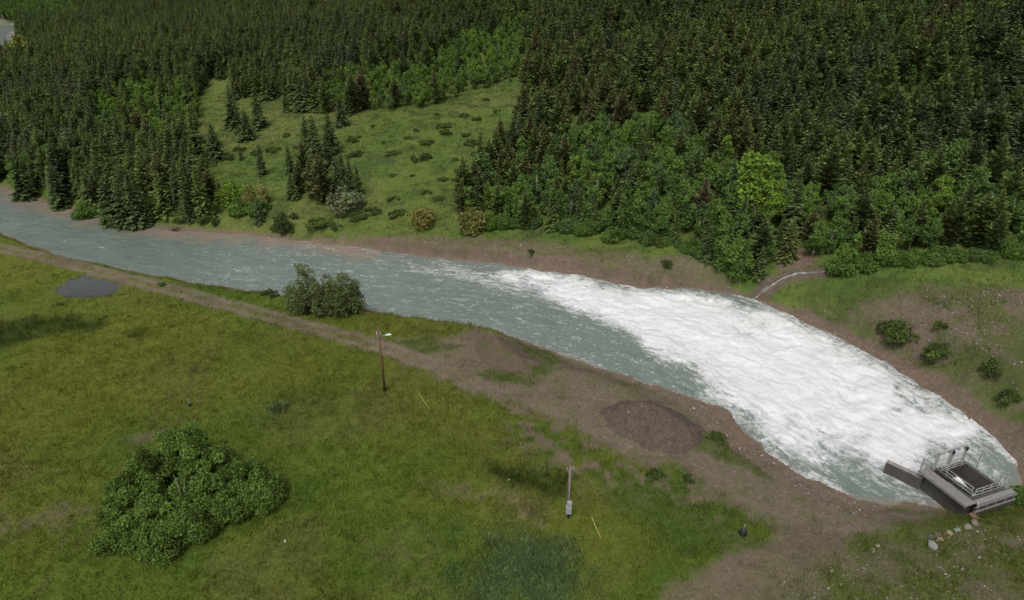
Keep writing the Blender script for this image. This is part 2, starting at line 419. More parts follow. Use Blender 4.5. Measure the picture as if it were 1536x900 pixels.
def plain(name, base, rough=0.8, spec=0.3, scale=3.0, lo=0.7, hi=1.3, metallic=0.0):
    m, nt = new_mat(name); b = out_bsdf(nt, rough=rough, spec=spec); b.inputs['Metallic'].default_value = metallic
    tc = N(nt, 'ShaderNodeTexCoord')
    n = noise(nt, scale, 5, tc.outputs['Object'], 0.65)
    c = N(nt, 'ShaderNodeRGB'); c.outputs[0].default_value = (*base, 1)
    L(nt, mulcol(nt, c.outputs[0], n.outputs[0], lo - (hi - lo) * 0.4, hi + (hi - lo) * 0.4), b.inputs['Base Color'])
    return m

M = {}
M['ground'] = ground_material()
M['conifer'] = leaf_material('conifer_needles', [(0.0, (0.080, 0.112, 0.060)), (0.22, (0.072, 0.108, 0.040)), (0.42, (0.098, 0.142, 0.046)), (0.58, (0.120, 0.160, 0.046)), (0.74, (0.076, 0.102, 0.038)), (0.88, (0.118, 0.134, 0.048)), (1.0, (0.124, 0.110, 0.056))], 0.3, 0.35, 1.85)
M['leaf'] = leaf_material('broadleaf_leaves', [(0.0, (0.100, 0.150, 0.062)), (0.35, (0.105, 0.178, 0.046)), (0.7, (0.140, 0.220, 0.044)), (0.9, (0.180, 0.265, 0.040)), (1.0, (0.23, 0.24, 0.06))], 0.4, 0.4, 1.7)
M['thicket'] = leaf_material('thicket_leaves', [(0.0, (0.095, 0.155, 0.036)), (1.0, (0.135, 0.205, 0.046))], 0.35, 0.35, 1.75)
M['willow'] = leaf_material('willow_leaves', [(0.0, (0.125, 0.170, 0.062)), (1.0, (0.15, 0.19, 0.07))], 0.42, 0.5, 1.6)
M['shrub'] = leaf_material('shrub_leaves', [(0.0, (0.072, 0.098, 0.036)), (0.4, (0.090, 0.130, 0.034)), (0.7, (0.165, 0.195, 0.100)), (1.0, (0.20, 0.19, 0.055))], 0.35, 0.5, 1.6)
M['bark'] = plain('bark', (0.10, 0.075, 0.055), 0.95, 0.1, 4)
M['palebark'] = plain('pale_bark', (0.32, 0.30, 0.25), 0.9, 0.1, 4)

# ------------------------------------------------------------------ object helpers
def tag(o, label=None, cat=None, group=None, kind=None):
    if label: o['label'] = label
    if cat: o['category'] = cat
    if group: o['group'] = group
    if kind: o['kind'] = kind
    return o
def empty(name, loc, rz=0.0, sc=1.0):
    o = bpy.data.objects.new(name, None); COL.objects.link(o); o.location = loc; o.rotation_euler = (0, 0, rz)
    o.scale = (sc, sc, sc) if np.isscalar(sc) else sc
    o.empty_display_size = 0.3
    return o
def np_mesh(name, V, faces_n, idx, mats, attrs=None, smooth=False, matidx=None):
    """V (n,3); faces_n: verts per face (int); idx flat loop indices."""
    me = bpy.data.meshes.new(name)
    V = np.ascontiguousarray(V, np.float32); idx = np.ascontiguousarray(idx, np.int32)
    nf = len(idx) // faces_n
    me.vertices.add(len(V)); me.vertices.foreach_set('co', V.ravel())
    me.loops.add(len(idx)); me.loops.foreach_set('vertex_index', idx.ravel())
    me.polygons.add(nf)
    me.polygons.foreach_set('loop_start', np.arange(0, nf * faces_n, faces_n, dtype=np.int32))
    if matidx is not None: me.polygons.foreach_set('material_index', np.ascontiguousarray(matidx, np.int32))
    if smooth: me.polygons.foreach_set('use_smooth', np.ones(nf, bool))
    for m in mats: me.materials.append(m)
    for k, a in (attrs or {}).items():
        a = np.asarray(a)
        if a.ndim == 1:
            at = me.attributes.new(k, 'FLOAT', 'POINT'); at.data.foreach_set('value', np.ascontiguousarray(a, np.float32))
        elif a.shape[1] == 3 and k != 'col':
            at = me.attributes.new(k, 'FLOAT_VECTOR', 'POINT'); at.data.foreach_set('vector', np.ascontiguousarray(a, np.float32).ravel())
        else:
            a4 = np.c_[a, np.ones(len(a))].astype(np.float32)
            at = me.attributes.new(k, 'FLOAT_COLOR', 'POINT'); at.data.foreach_set('color', np.ascontiguousarray(a4).ravel())
    me.update(calc_edges=True)
    return me
def link(name, me, parent=None, loc=None):
    o = bpy.data.objects.new(name, me); COL.objects.link(o)
    if parent is not None: o.parent = parent
    if loc is not None: o.location = loc
    return o

class MB:
    """Collects boxes, tubes and polygons for one part."""
    def __init__(s): s.v = []; s.f = []
    def quadbox(s, c, sx, sy, sz, rz=0.0, axes=None):
        c = np.array(c, float)
        if axes is None:
            axes = (np.array([math.cos(rz), math.sin(rz), 0]), np.array([-math.sin(rz), math.cos(rz), 0]), np.array([0, 0, 1.0]))
        k = len(s.v)
        for dx, dy, dz in ((-1, -1, -1), (1, -1, -1), (1, 1, -1), (-1, 1, -1), (-1, -1, 1), (1, -1, 1), (1, 1, 1), (-1, 1, 1)):
            s.v.append(tuple(c + axes[0] * dx * sx / 2 + axes[1] * dy * sy / 2 + axes[2] * dz * sz / 2))
        for f in ((0, 3, 2, 1), (4, 5, 6, 7), (0, 1, 5, 4), (1, 2, 6, 5), (2, 3, 7, 6), (3, 0, 4, 7)): s.f.append(tuple(k + i for i in f))
        return s
    def tube(s, pts, r, n=8, cap=True):
        pts = [np.array(p, float) for p in pts]
        rs = r if isinstance(r, (list, tuple)) else [r] * len(pts)
        k0 = len(s.v)
        for i, p in enumerate(pts):
            d = pts[min(i + 1, len(pts) - 1)] - pts[max(i - 1, 0)]
            d = d / (np.linalg.norm(d) + 1e-9)
            a = np.cross(d, [0, 0, 1.0] if abs(d[2]) < 0.9 else [1.0, 0, 0]); a /= np.linalg.norm(a); b = np.cross(d, a)
            for j in range(n):
                t = 2 * math.pi * j / n
                s.v.append(tuple(p + (a * math.cos(t) + b * math.sin(t)) * rs[i]))
        for i in range(len(pts) - 1):
            for j in range(n):
                s.f.append((k0 + i * n + j, k0 + i * n + (j + 1) % n, k0 + (i + 1) * n + (j + 1) % n, k0 + (i + 1) * n + j))
        if cap:
            s.f.append(tuple(k0 + j for j in reversed(range(n)))); s.f.append(tuple(k0 + (len(pts) - 1) * n + j for j in range(n)))
        return s
    def mesh(s, name, mat, smooth=False):
        me = bpy.data.meshes.new(name); me.from_pydata(s.v, [], s.f); me.materials.append(mat)
        me.validate()
        if smooth:
            for p in me.polygons: p.use_smooth = True
        me.update(); return me
    def build(s, name, mat, parent=None, smooth=False):
        return link(name, s.mesh(name, mat, smooth), parent)

# ------------------------------------------------------------------ plant meshes
def diamonds(C, D, Nn, ln, wd):
    """leaf diamonds: centre C, long axis D, normal Nn (n,3); length ln, width wd -> V, idx"""
    D = D / (np.linalg.norm(D, axis=1, keepdims=True) + 1e-9)
    W = np.cross(D, Nn); W /= (np.linalg.norm(W, axis=1, keepdims=True) + 1e-9)
    l = ln[:, None] / 2; w = wd[:, None] / 2
    V = np.stack([C - D * l, C + W * w - D * l * 0.15, C + D * l, C - W * w - D * l * 0.15], 1).reshape(-1, 3)
    return V, np.arange(len(V))

def conifer(seed, H, Rr, style):
    g = np.random.default_rng(seed)
    C = []; D = []; Nn = []; ln = []; wd = []; vv = []
    nl = int(H * 3.4)
    for k in range(nl):
        f = k / nl
        z = 0.05 * H + f * H * 0.945
        if style == 'spruce': r = Rr * (1 - f) ** 0.85 * (0.85 + 0.3 * g.random()) + 0.06
        else: r = Rr * (0.35 + 0.75 * math.sin(math.pi * min(1, 0.18 + f * 0.85)) ** 0.8) * (1 - f ** 4) * (0.7 + 0.6 * g.random()) + 0.05
        nb = max(4, int(5 + 5 * r))
        a0 = g.random() * 6.28
        for b in range(nb):
            if g.random() < 0.08: continue
            a = a0 + b / nb * 6.283 + g.normal() * 0.25
            rb = r * (0.65 + 0.5 * g.random())
            dirv = np.array([math.cos(a), math.sin(a), 0]); side = np.array([-math.sin(a), math.cos(a), 0])
            droop = (-0.38 + 0.55 * f if style == 'spruce' else 0.12 + 0.35 * f) + g.normal() * 0.08
            bv = 0.5 + g.normal() * 0.2
            ntw = max(3, int(3 + rb * 4.2))
            for t in range(ntw):
                q = 0.25 + 0.75 * (t + g.random() * 0.6) / ntw
                p = dirv * rb * q + np.array([0, 0, z + droop * rb * q + 0.10 * rb * q * q])
                s = (1 if t % 2 else -1) * (0.75 if q < 0.92 else 0.1) + g.normal() * 0.15
                dd = dirv + side * s + np.array([0, 0, droop * 0.7 + g.normal() * 0.15])
                L_ = (0.34 + 0.28 * rb * (1 - 0.4 * q)) * (0.8 + 0.5 * g.random())
                if style != 'spruce':
                    dd = dd + np.array([0, 0, 0.35 + 0.3 * g.random()]); L_ *= 0.9
                C.append(p + dd / np.linalg.norm(dd) * L_ * 0.3 * (0.3 + q)); D.append(dd)
                Nn.append(np.array([g.normal() * 0.35, g.normal() * 0.35, 1.0]) + dirv * 0.3)
                ln.append(L_); wd.append(L_ * (0.36 + 0.2 * g.random())); vv.append(np.clip(bv + 0.25 * (q - 0.6) + g.normal() * 0.12, 0, 1))
    # leader
    for k in range(6):
        z = H * (0.975 + 0.008 * k)
        C.append(np.array([0, 0, z])); D.append(np.array([g.normal() * 0.3, g.normal() * 0.3, 1])); Nn.append(g.normal(size=3)); ln.append(0.32); wd.append(0.1); vv.append(0.6)
    V, idx = diamonds(np.array(C), np.array(D), np.array(Nn), np.array(ln), np.array(wd))
    me = np_mesh('conifer_crown', V, 4, idx, [M['conifer']], {'v': np.repeat(np.array(vv), 4)})
    tm = MB().tube([(0, 0, -0.4), (0.02, 0, H * 0.3), (0, 0.03, H * 0.65), (0, 0, H * 0.97)], [0.017 * H, 0.014 * H, 0.009 * H, 0.003 * H], 6).mesh('conifer_trunk', M['bark'], True)
    return me, tm

def clump(g, c, rad, n, size, up=0.5, flat_=0.8):
    """leaves on and within a lumpy ball"""
    u = g.normal(size=(n, 3)); u /= np.linalg.norm(u, axis=1, keepdims=True)
    r = rad * (0.45 + 0.55 * g.random(n) ** 0.5)
    P = u * r[:, None]; P[:, 2] *= flat_
    D = u * 0.7 + g.normal(size=(n, 3)) * 0.6 + np.array([0, 0, up - 0.35])
    Nn = u * 0.8 + np.array([0, 0, 0.7]) + g.normal(size=(n, 3)) * 0.45
    ln = size * (0.7 + 0.7 * g.random(n))
    v = np.clip(0.5 + g.normal() * 0.16 + g.normal(size=n) * 0.16, 0, 1)
    return P + np.asarray(c), D, Nn, ln, ln * (0.5 + 0.2 * g.random(n)), v

def assemble(parts, mat, name):
    A = [np.concatenate(x) for x in zip(*parts)]
    V, idx = diamonds(*A[:5])
    return np_mesh(name, V, 4, idx, [mat], {'v': np.repeat(A[5], 4)})

def broadleaf(seed, H, Rr, size, dens, mat, bark, low=0.25, ncl=16, slim=False):
    g = np.random.default_rng(seed); parts = []; tb = MB()
    tb.tube([(0, 0, -0.4), (0.04 * g.normal(), 0.05 * g.normal(), H * 0.4), (0.1 * g.normal(), 0.1 * g.normal(), H * 0.9)], [0.013 * H + 0.02, 0.01 * H + 0.01, 0.01], 6)
    for k in range(ncl):
        f = low + (0.97 - low) * (k + g.random()) / ncl
        prof = math.sin(math.pi * min(1.0, max(0.06, (f - low * 0.5) / (1.08 - low * 0.5)))) ** 0.7
        rr = Rr * prof * (0.35 + 0.65 * g.random() ** 0.5); a = g.random() * 6.283
        c = np.array([math.cos(a) * rr * 0.8, math.sin(a) * rr * 0.8, H * f])
        cr = Rr * (0.30 + 0.28 * g.random()) * (0.75 if f > 0.85 else 1)
        parts.append(clump(g, c, cr, int(dens * cr * cr * 9) + 25, size, 0.6, 1.15 if slim else 0.9))
        tb.tube([(0, 0, H * f * 0.55), tuple(c * [0.6, 0.6, 0.93]), tuple(c)], [0.006 * H, 0.004 * H, 0.006], 5)
    return assemble(parts, mat, 'broadleaf_crown'), tb.mesh('broadleaf_trunk', bark, True)

def bush(seed, W, H, size, dens, mat, bark, ncl=10):
    g = np.random.default_rng(seed); parts = []; tb = MB()
    for k in range(ncl):
        a = g.random() * 6.283; rr = W / 2 * g.random() ** 0.5 * 0.8
        hh = H * (1 - 0.5 * (rr / (W / 2)) ** 2) * (0.6 + 0.4 * g.random())
        cr = max(0.18, min(W, H) * (0.22 + 0.14 * g.random()))
        c = np.array([math.cos(a) * rr, math.sin(a) * rr, max(cr * 0.6, hh - cr)])
        parts.append(clump(g, c, cr, int(dens * cr * cr * 9) + 20, size, 0.7, 0.9))
        parts.append(clump(g, c * [1.05, 1.05, 0.5], cr * 0.9, int(dens * cr * cr * 5) + 12, size, 0.7, 0.9))
        tb.tube([(c[0] * 0.3, c[1] * 0.3, -0.15), tuple(c * [0.7, 0.7, 0.6]), tuple(c)], [0.035, 0.025, 0.012], 5)
    return assemble(parts, mat, 'bush_foliage'), tb.mesh('bush_stems', bark, True)

CON = [conifer(100 + i, 8.0, r, s) for i, (r, s) in enumerate([(1.8, 'spruce'), (1.5, 'spruce'), (2.15, 'spruce'), (1.3, 'spruce'), (1.7, 'spruce'),
                                                               (1.2, 'pine'), (1.05, 'pine'), (1.4, 'pine'), (1.15, 'pine')])]
BRO = [broadleaf(200 + i, 5.0, r, 0.30, d, M['leaf'], M['palebark'], lo, n, sl) for i, (r, d, lo, n, sl) in enumerate(
    [(1.1, 30, 0.2, 16, True), (1.3, 28, 0.2, 18, False), (0.9, 32, 0.18, 14, True), (1.5, 26, 0.15, 22, False), (1.0, 26, 0.25, 13, True)])]
BUS = [bush(300 + i, w, h, 0.17, 60, M['shrub'], M['bark'], n) for i, (w, h, n) in enumerate([(2.2, 1.5, 11), (2.6, 1.2, 12), (1.8, 1.6, 9), (3.0, 1.0, 14)])]
BUSL = [bush(320 + i, w, h, 0.24, 48, M['leaf'], M['bark'], n) for i, (w, h, n) in enumerate([(3.0, 2.4, 14), (2.6, 2.8, 13), (3.4, 2.2, 16)])]

def plant(name, pair, loc, rz, sc, tint, label, cat, group, pn=('crown', 'trunk')):
    e = empty(name, loc, rz, sc)
    a = link(pn[0], pair[0], e); b = link(pn[1], pair[1], e)
    a['tint'] = float(tint)
    tag(e, label, cat, group)
    return e
USED = set()

# ------------------------------------------------------------------ ground sheet
def axis(fine0, fine1, step, lo, hi, growth=1.12, mid=None):
    a = list(np.arange(fine0, fine1 + 1e-6, step))
    s = step; x = a[-1]
    while x < hi: s *= growth; x += s; a.append(x)
    s = step; x = a[0]; pre = []
    while x > lo: s *= growth; x -= s; pre.append(x)
    return np.array(pre[::-1] + a)
gx = axis(-100, 72, 0.30, -4500, 4500, 1.06)
gy = np.r_[axis(28, 112, 0.30, -400, 29, 1.10)]
gy = gy[gy <= 112.1]
_y = [gy[-1]]; _s = 0.3
while _y[-1] < 5000:
    _s = min(_s * 1.03, 1.0) if _y[-1] < 270 else _s * 1.06
    _y.append(_y[-1] + _s)
gy = np.r_[gy[:-1], _y]
GX, GY = np.meshgrid(gx, gy)
shp = GX.shape
Z = terrain(GX.ravel(), GY.ravel())
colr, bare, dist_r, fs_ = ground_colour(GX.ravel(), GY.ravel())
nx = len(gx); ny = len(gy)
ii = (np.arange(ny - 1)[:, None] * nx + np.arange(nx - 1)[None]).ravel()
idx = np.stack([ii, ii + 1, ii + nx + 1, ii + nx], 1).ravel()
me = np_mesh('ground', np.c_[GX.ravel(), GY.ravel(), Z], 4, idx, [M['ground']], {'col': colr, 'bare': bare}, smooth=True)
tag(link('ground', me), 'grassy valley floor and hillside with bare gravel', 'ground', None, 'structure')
print('ground', nx, ny)

def zat(x, y): return float(terrain(np.array([float(x)]), np.array([float(y)]))[0])

# ------------------------------------------------------------------ river water
jet = [flat(1415, 690), flat(1330, 640), flat(1200, 560), flat(1050, 490), flat(900, 445), flat(760, 415), flat(600, 400), flat(300, 366), flat(0, 310), (-140, 140), (-160, 180)]
P_FOAM = [flat(*p) for p in [(1412, 684), (1385, 703), (1330, 710), (1245, 706), (1172, 680), (1124, 646), (1094, 606), (1062, 572), (1020, 545), (960, 520), (905, 488), (860, 462), (800, 440), (735, 420),
                             (715, 405), (770, 404), (850, 415), (920, 428), (1000, 432), (1090, 443), (1158, 462), (1232, 496), (1315, 540), (1390, 584), (1440, 624), (1462, 655), (1455, 680)]]
P_TAIL = [flat(*p) for p in [(1000, 535), (880, 490), (780, 450), (690, 425), (560, 400), (640, 392), (760, 402), (900, 430), (1050, 480)]]
P_EDGE = [flat(*p) for p in [(1100, 615), (1130, 655), (1175, 692), (1230, 722)]]
P_REDGE = [flat(*p) for p in [(1100, 440), (1180, 473), (1240, 503), (1310, 538), (1380, 579), (1440, 619), (1490, 660), (1515, 690)]]

def water_fields(X, Y):
    d = sd_poly(X, Y, RIVER)
    best = np.full(X.shape, 1e9); S = np.zeros(X.shape); Nn = np.zeros(X.shape); acc = 0.0
    for (x1, y1), (x2, y2) in zip(jet[:-1], jet[1:]):
        ex, ey = x2 - x1, y2 - y1; l = math.hypot(ex, ey)
        t = np.clip(((X - x1) * ex + (Y - y1) * ey) / (l * l), 0, 1)
        dd = np.hypot(X - x1 - t * ex, Y - y1 - t * ey); m = dd < best
        best = np.where(m, dd, best); S = np.where(m, acc + t * l, S)
        Nn = np.where(m, np.sign((X - x1) * ey - (Y - y1) * ex) * dd, Nn); acc += l
    wx = X + (fbm(X * 0.22, Y * 0.22, 4, 201) - 0.5) * 6; wy = Y + (fbm(X * 0.22, Y * 0.22, 4, 202) - 0.5) * 6
    df = sd_poly(wx, wy, P_FOAM)
    foam = 0.98 * sstep(4.2, -5.0, df)
    gx_ = X + (fbm(X * 0.2, Y * 0.2, 4, 241) - .5) * 9; gy2 = Y + (fbm(X * 0.2, Y * 0.2, 4, 242) - .5) * 9
    foam = foam * (1 - 0.34 * sstep(0.52, 0.70, fbm(gx_ * 0.17, gy2 * 0.17, 4, 243, .55)) * sstep(-13, -2.5, df))
    dt = sd_poly(wx, wy, P_TAIL)
    foam = np.maximum(foam, sstep(3, -5, dt) * 0.5)
    # eddies and thin lines
    e = np.minimum(strip(wx, wy, P_EDGE, 1), strip(wx * 0.5 + X * 0.5, wy * 0.5 + Y * 0.5, P_REDGE, 1))
    foam = np.maximum(foam, 0.47 * sstep(2.6, 0.0, e))
    pool = sstep(16, 4, np.hypot(X - jet[0][0] + 2, Y - jet[0][1] - 3)) * 0.42
    foam = np.maximum(foam, pool)
    foam = np.maximum(foam, 0.20 * sstep(110, 60, np.hypot(X - 30, Y - 75)))
    foam = np.maximum(foam, 0.10 * sstep(0.30, 0.62, fbm(X * 0.12, Y * 0.25, 3, 205)))
    return d, S, Nn, foam

def water_mesh(xs, ys, margin):
    X, Y = np.meshgrid(xs, ys); sh = X.shape; X = X.ravel(); Y = Y.ravel()
    d, S, Nn, foam = water_fields(X, Y)
    fm = sstep(0.35, 0.9, foam)
    w = (fbm(X * 0.5, Y * 0.5, 4, 211) - 0.5) * 0.12
    qx = X + (fbm(X * 0.16, Y * 0.16, 4, 231) - .5) * 9; qy = Y + (fbm(X * 0.16, Y * 0.16, 4, 232) - .5) * 9
    sS = S + (fbm(X * 0.22, Y * 0.22, 4, 233) - .5) * 6; sN = Nn + (fbm(X * 0.22, Y * 0.22, 4, 234) - .5) * 4
    st = fbm(sS * 0.22, sN * 0.75, 5, 215, 0.6)
    w = w + fm * ((fbm(qx * 0.16, qy * 0.16, 3, 213) - 0.5) * 1.0 + (st - 0.5) * 0.42 + (fbm(qx * 1.1, qy * 1.1, 4, 217, 0.6) - 0.5) * 0.24)
    w = w * sstep(1.0, -2.5, d)
    keep = (d < margin)
    k = keep.reshape(sh); q = k[:-1, :-1] & k[1:, :-1] & k[:-1, 1:] & k[1:, 1:]
    n_x = sh[1]; ii = (np.arange(sh[0] - 1)[:, None] * n_x + np.arange(n_x - 1)[None])[q]
    F_ = np.stack([ii, ii + 1, ii + n_x + 1, ii + n_x], 1)
    used, inv = np.unique(F_.ravel(), return_inverse=True)
    V = np.c_[X, Y, w][used]
    far = farside(X, Y)
    lf = (X < flat(560, 400)[0])
    sed = np.where(far & lf, sstep(-5.5, -0.5, d + (fbm(X * .4, Y * .4, 3, 219) - .5) * 5), sstep(-0.8, 0.1, d) * 0.6)
    A = {'foam': foam[used], 'sed': sed[used], 'flow': np.c_[S, Nn, np.zeros(len(S))][used]}
    return V, inv, A
def water_material():
    m, nt = new_mat('river_water'); b = out_bsdf(nt, rough=0.18, spec=0.5)
    fo = N(nt, 'ShaderNodeAttribute', attribute_name='foam').outputs['Fac']
    sd = N(nt, 'ShaderNodeAttribute', attribute_name='sed').outputs['Fac']
    fl = N(nt, 'ShaderNodeAttribute', attribute_name='flow').outputs['Vector']
    pos = N(nt, 'ShaderNodeNewGeometry').outputs['Position']
    mp = N(nt, 'ShaderNodeMapping'); mp.inputs['Scale'].default_value = (0.28, 1.15, 1); L(nt, fl, mp.inputs['Vector'])
    a = noise(nt, 0.9, 7, mp.outputs[0], 0.68, 1.2); c = noise(nt, 0.75, 8, pos, 0.68, 1.6); dn = noise(nt, 2.6, 6, pos, 0.7, 0.6)
    wv = noise(nt, 0.28, 4, pos, 0.6); vm = N(nt, 'ShaderNodeVectorMath', operation='MULTIPLY_ADD'); L(nt, wv.outputs['Color'], vm.inputs[0]); vm.inputs[1].default_value = (5, 5, 0); L(nt, mp.outputs[0], vm.inputs[2])
    r1 = noise(nt, 0.8, 6, vm.outputs[0], 0.66, 0.5)
    rdg = math_(nt, 'SUBTRACT', 1.0, math_(nt, 'MULTIPLY', math_(nt, 'ABSOLUTE', math_(nt, 'SUBTRACT', r1.outputs[0], 0.5)), 5.0))
    det = math_(nt, 'ADD', math_(nt, 'MULTIPLY', a.outputs[0], 0.40), math_(nt, 'ADD', math_(nt, 'MULTIPLY', c.outputs[0], 0.34), math_(nt, 'MULTIPLY', dn.outputs[0], 0.26)))
    s = math_(nt, 'ADD', fo, math_(nt, 'ADD', math_(nt, 'MULTIPLY', math_(nt, 'SUBTRACT', det, 0.5), 2.3), math_(nt, 'MULTIPLY', math_(nt, 'SUBTRACT', rdg, 0.55), 0.46)))
    mr = N(nt, 'ShaderNodeMapRange', interpolation_type='SMOOTHSTEP'); mr.inputs['From Min'].default_value = 0.30; mr.inputs['From Max'].default_value = 0.88
    L(nt, s, mr.inputs['Value']); mask = mr.outputs[0]
    wst = ramp(nt, noise(nt, 0.55, 7, mp.outputs[0], 0.72, 0.8).outputs[0], [(0.3, (0, 0, 0)), (0.7, (1, 1, 1))])
    wcol = mixc(nt, wst.outputs[0], (0.082, 0.116, 0.098), (0.140, 0.172, 0.150))
    # milky aeration around the foam
    wcol = mixc(nt, math_(nt, 'MULTIPLY', fo, 0.65), wcol, (0.26, 0.30, 0.275))
    wcol = mixc(nt, sd, wcol, (0.20, 0.16, 0.13))
    fd = noise(nt, 0.42, 9, pos, 0.72, 2.2)
    fr_ = ramp(nt, math_(nt, 'ADD', math_(nt, 'MULTIPLY', fd.outputs[0], 0.6), math_(nt, 'MULTIPLY', det, 0.4)), [(0.36, (0.27, 0.30, 0.295)), (0.46, (0.45, 0.465, 0.465)), (0.57, (0.635, 0.635, 0.64))])
    core = ramp(nt, fo, [(0.55, (0, 0, 0)), (0.97, (1, 1, 1))])
    fcol = mixc(nt, math_(nt, 'MULTIPLY', core.outputs[0], 0.62), fr_.outputs[0], (0.645, 0.645, 0.65))
    L(nt, mixc(nt, mask, wcol, fcol), b.inputs['Base Color'])
    rr = N(nt, 'ShaderNodeMapRange'); rr.inputs['To Min'].default_value = 0.16; rr.inputs['To Max'].default_value = 0.75; L(nt, mask, rr.inputs['Value']); L(nt, rr.outputs[0], b.inputs['Roughness'])
    mp2 = N(nt, 'ShaderNodeMapping'); mp2.inputs['Scale'].default_value = (0.45, 1.2, 1); L(nt, fl, mp2.inputs['Vector'])
    rp = noise(nt, 1.1, 6, mp2.outputs[0], 0.65, 0.8)
    bu = N(nt, 'ShaderNodeBump'); bu.inputs['Strength'].default_value = 0.6; bu.inputs['Distance'].default_value = 0.30
    L(nt, math_(nt, 'ADD', rp.outputs[0], math_(nt, 'MULTIPLY', det, 0.6)), bu.inputs['Height']); L(nt, bu.outputs[0], b.inputs['Normal'])
    return m
M['water'] = water_material()
Va, ia, Aa = water_mesh(np.arange(-118, 54, 0.24), np.arange(36, 146, 0.24), 2.0)
Vb, ib, Ab = water_mesh(np.arange(-430, -117, 2.5), np.arange(110, 600, 2.5), 5.0)
me = np_mesh('river_water', np.r_[Va, Vb], 4, np.r_[ia, ib + len(Va)], [M['water']], {k: np.concatenate([Aa[k], Ab[k]]) for k in Aa}, smooth=True)
tag(link('river_water', me), 'grey green river with churning white foam', 'river', None, 'structure')
print('water', len(me.polygons))

# creek
def ribbon(name, line, half, lift, mat, label, cat):
    V = []; Fc = []
    pts = []
    for (x1, y1), (x2, y2) in zip(line[:-1], line[1:]):
        for t in np.linspace(0, 1, 8, endpoint=False): pts.append((x1 + (x2 - x1) * t, y1 + (y2 - y1) * t))
    pts.append(line[-1])
    for i, (x, y) in enumerate(pts):
        a = pts[max(0, i - 1)]; b = pts[min(len(pts) - 1, i + 1)]
        dx, dy = b[0] - a[0], b[1] - a[1]; l = math.hypot(dx, dy)
        h = half * (0.75 + 0.5 * random.random())
        for s in (-1, 0, 1):
            px, py = x - dy / l * h * s, y + dx / l * h * s
            V.append((px, py, zat(px, py) + lift + (0.05 if s == 0 else -0.05)))
    for i in range(len(pts) - 1):
        for s in (0, 1): Fc.append((i * 3 + s, i * 3 + s + 1, (i + 1) * 3 + s + 1, (i + 1) * 3 + s))
    me = bpy.data.meshes.new(name); me.from_pydata(V, [], Fc); me.materials.append(mat)
    for p in me.polygons: p.use_smooth = True
    return tag(link(name, me), label, cat, None, 'structure')
m_, nt = new_mat('creek_water'); b = out_bsdf(nt, rough=0.3, spec=0.5)
pos = N(nt, 'ShaderNodeNewGeometry').outputs['Position']
cn = noise(nt, 1.6, 5, pos, 0.7)
L(nt, ramp(nt, cn.outputs[0], [(0.42, (0.09, 0.09, 0.075)), (0.60, (0.17, 0.17, 0.16)), (0.75, (0.5, 0.52, 0.52))]).outputs[0], b.inputs['Base Color'])
ribbon('stream', P_CREEK, 0.10, 0.07, m_, 'narrow white stream running down to the river', 'stream')

# puddle
pc = [hit(u, v) for u, v in [(90, 430), (108, 418), (128, 414), (152, 420), (176, 431), (172, 441), (150, 446), (120, 448), (98, 446)]]
m_, nt = new_mat('puddle_water'); b = out_bsdf(nt, (0.10, 0.105, 0.10), 0.12, 0.5)
pos = N(nt, 'ShaderNodeNewGeometry').outputs['Position']
L(nt, mixc(nt, noise(nt, 0.5, 4, pos, 0.7).outputs[0], (0.032, 0.035, 0.034), (0.05, 0.053, 0.052)), b.inputs['Base Color'])
pz = max(p[2] for p in pc) + 0.05
g_ = []
for i in range(len(pc)):
    for t in (0, 0.33, 0.66):
        p, q = pc[i], pc[(i + 1) % len(pc)]
        g_.append((p[0] + (q[0] - p[0]) * t + random.gauss(0, .15), p[1] + (q[1] - p[1]) * t + random.gauss(0, .15)))
cx = sum(p[0] for p in pc) / len(pc); cy = sum(p[1] for p in pc) / len(pc)
V = []; Fc = []; rings = 6
for k in range(rings + 1):
    f = k / rings
    for (x, y) in g_:
        X_, Y_ = cx + (x - cx) * f, cy + (y - cy) * f
        V.append((X_, Y_, max(zat(X_, Y_), pz - .35) + 0.16 * (1.02 - f * f)))
n_ = len(g_)
for k in range(rings):
    for j in range(n_): Fc.append((k * n_ + j, k * n_ + (j + 1) % n_, (k + 1) * n_ + (j + 1) % n_, (k + 1) * n_ + j))
me = bpy.data.meshes.new('puddle'); me.from_pydata(V, [], Fc); me.materials.append(m_)
for p in me.polygons: p.use_smooth = True
tag(link('puddle', me), 'shallow grey puddle in the grass beside the dirt track', 'puddle', None, 'structure')

# ------------------------------------------------------------------ trees
MEADOW = [[(525, 178), (545, 170), (640, 162), (700, 140), (790, 120), (778, 205), (740, 248), (705, 285), (690, 330), (740, 347), (870, 347), (980, 363), (1040, 372),
           (1070, 402), (1090, 470), (600, 420), (230, 360), (232, 322), (300, 322), (360, 332), (425, 310), (480, 320), (545, 330), (550, 300), (548, 250), (520, 205)],
          [(300, 140), (335, 108), (392, 95), (394, 110), (352, 120), (345, 152), (400, 152), (425, 148), (462, 166), (520, 182), (545, 175), (552, 345), (330, 350),
           (326, 300), (304, 290), (296, 215)]]
RIGHT_OPEN = [(1128, 470), (1150, 425), (1165, 395), (1225, 390), (1240, 412), (1320, 402), (1440, 390), (1700, 385), (1700, 760), (1500, 800)]
AS_TOP = [(480, 128), (563, 108), (640, 102), (700, 56), (745, 50), (795, 56), (790, 126), (700, 142), (692, 162), (540, 170), (490, 166)]
AS_LEFT = [(140, 152), (215, 128), (310, 142), (316, 226), (240, 232), (150, 224)]
LEFT_BAR = [(-200, 168), (16, 170), (10, 235), (-200, 250)]
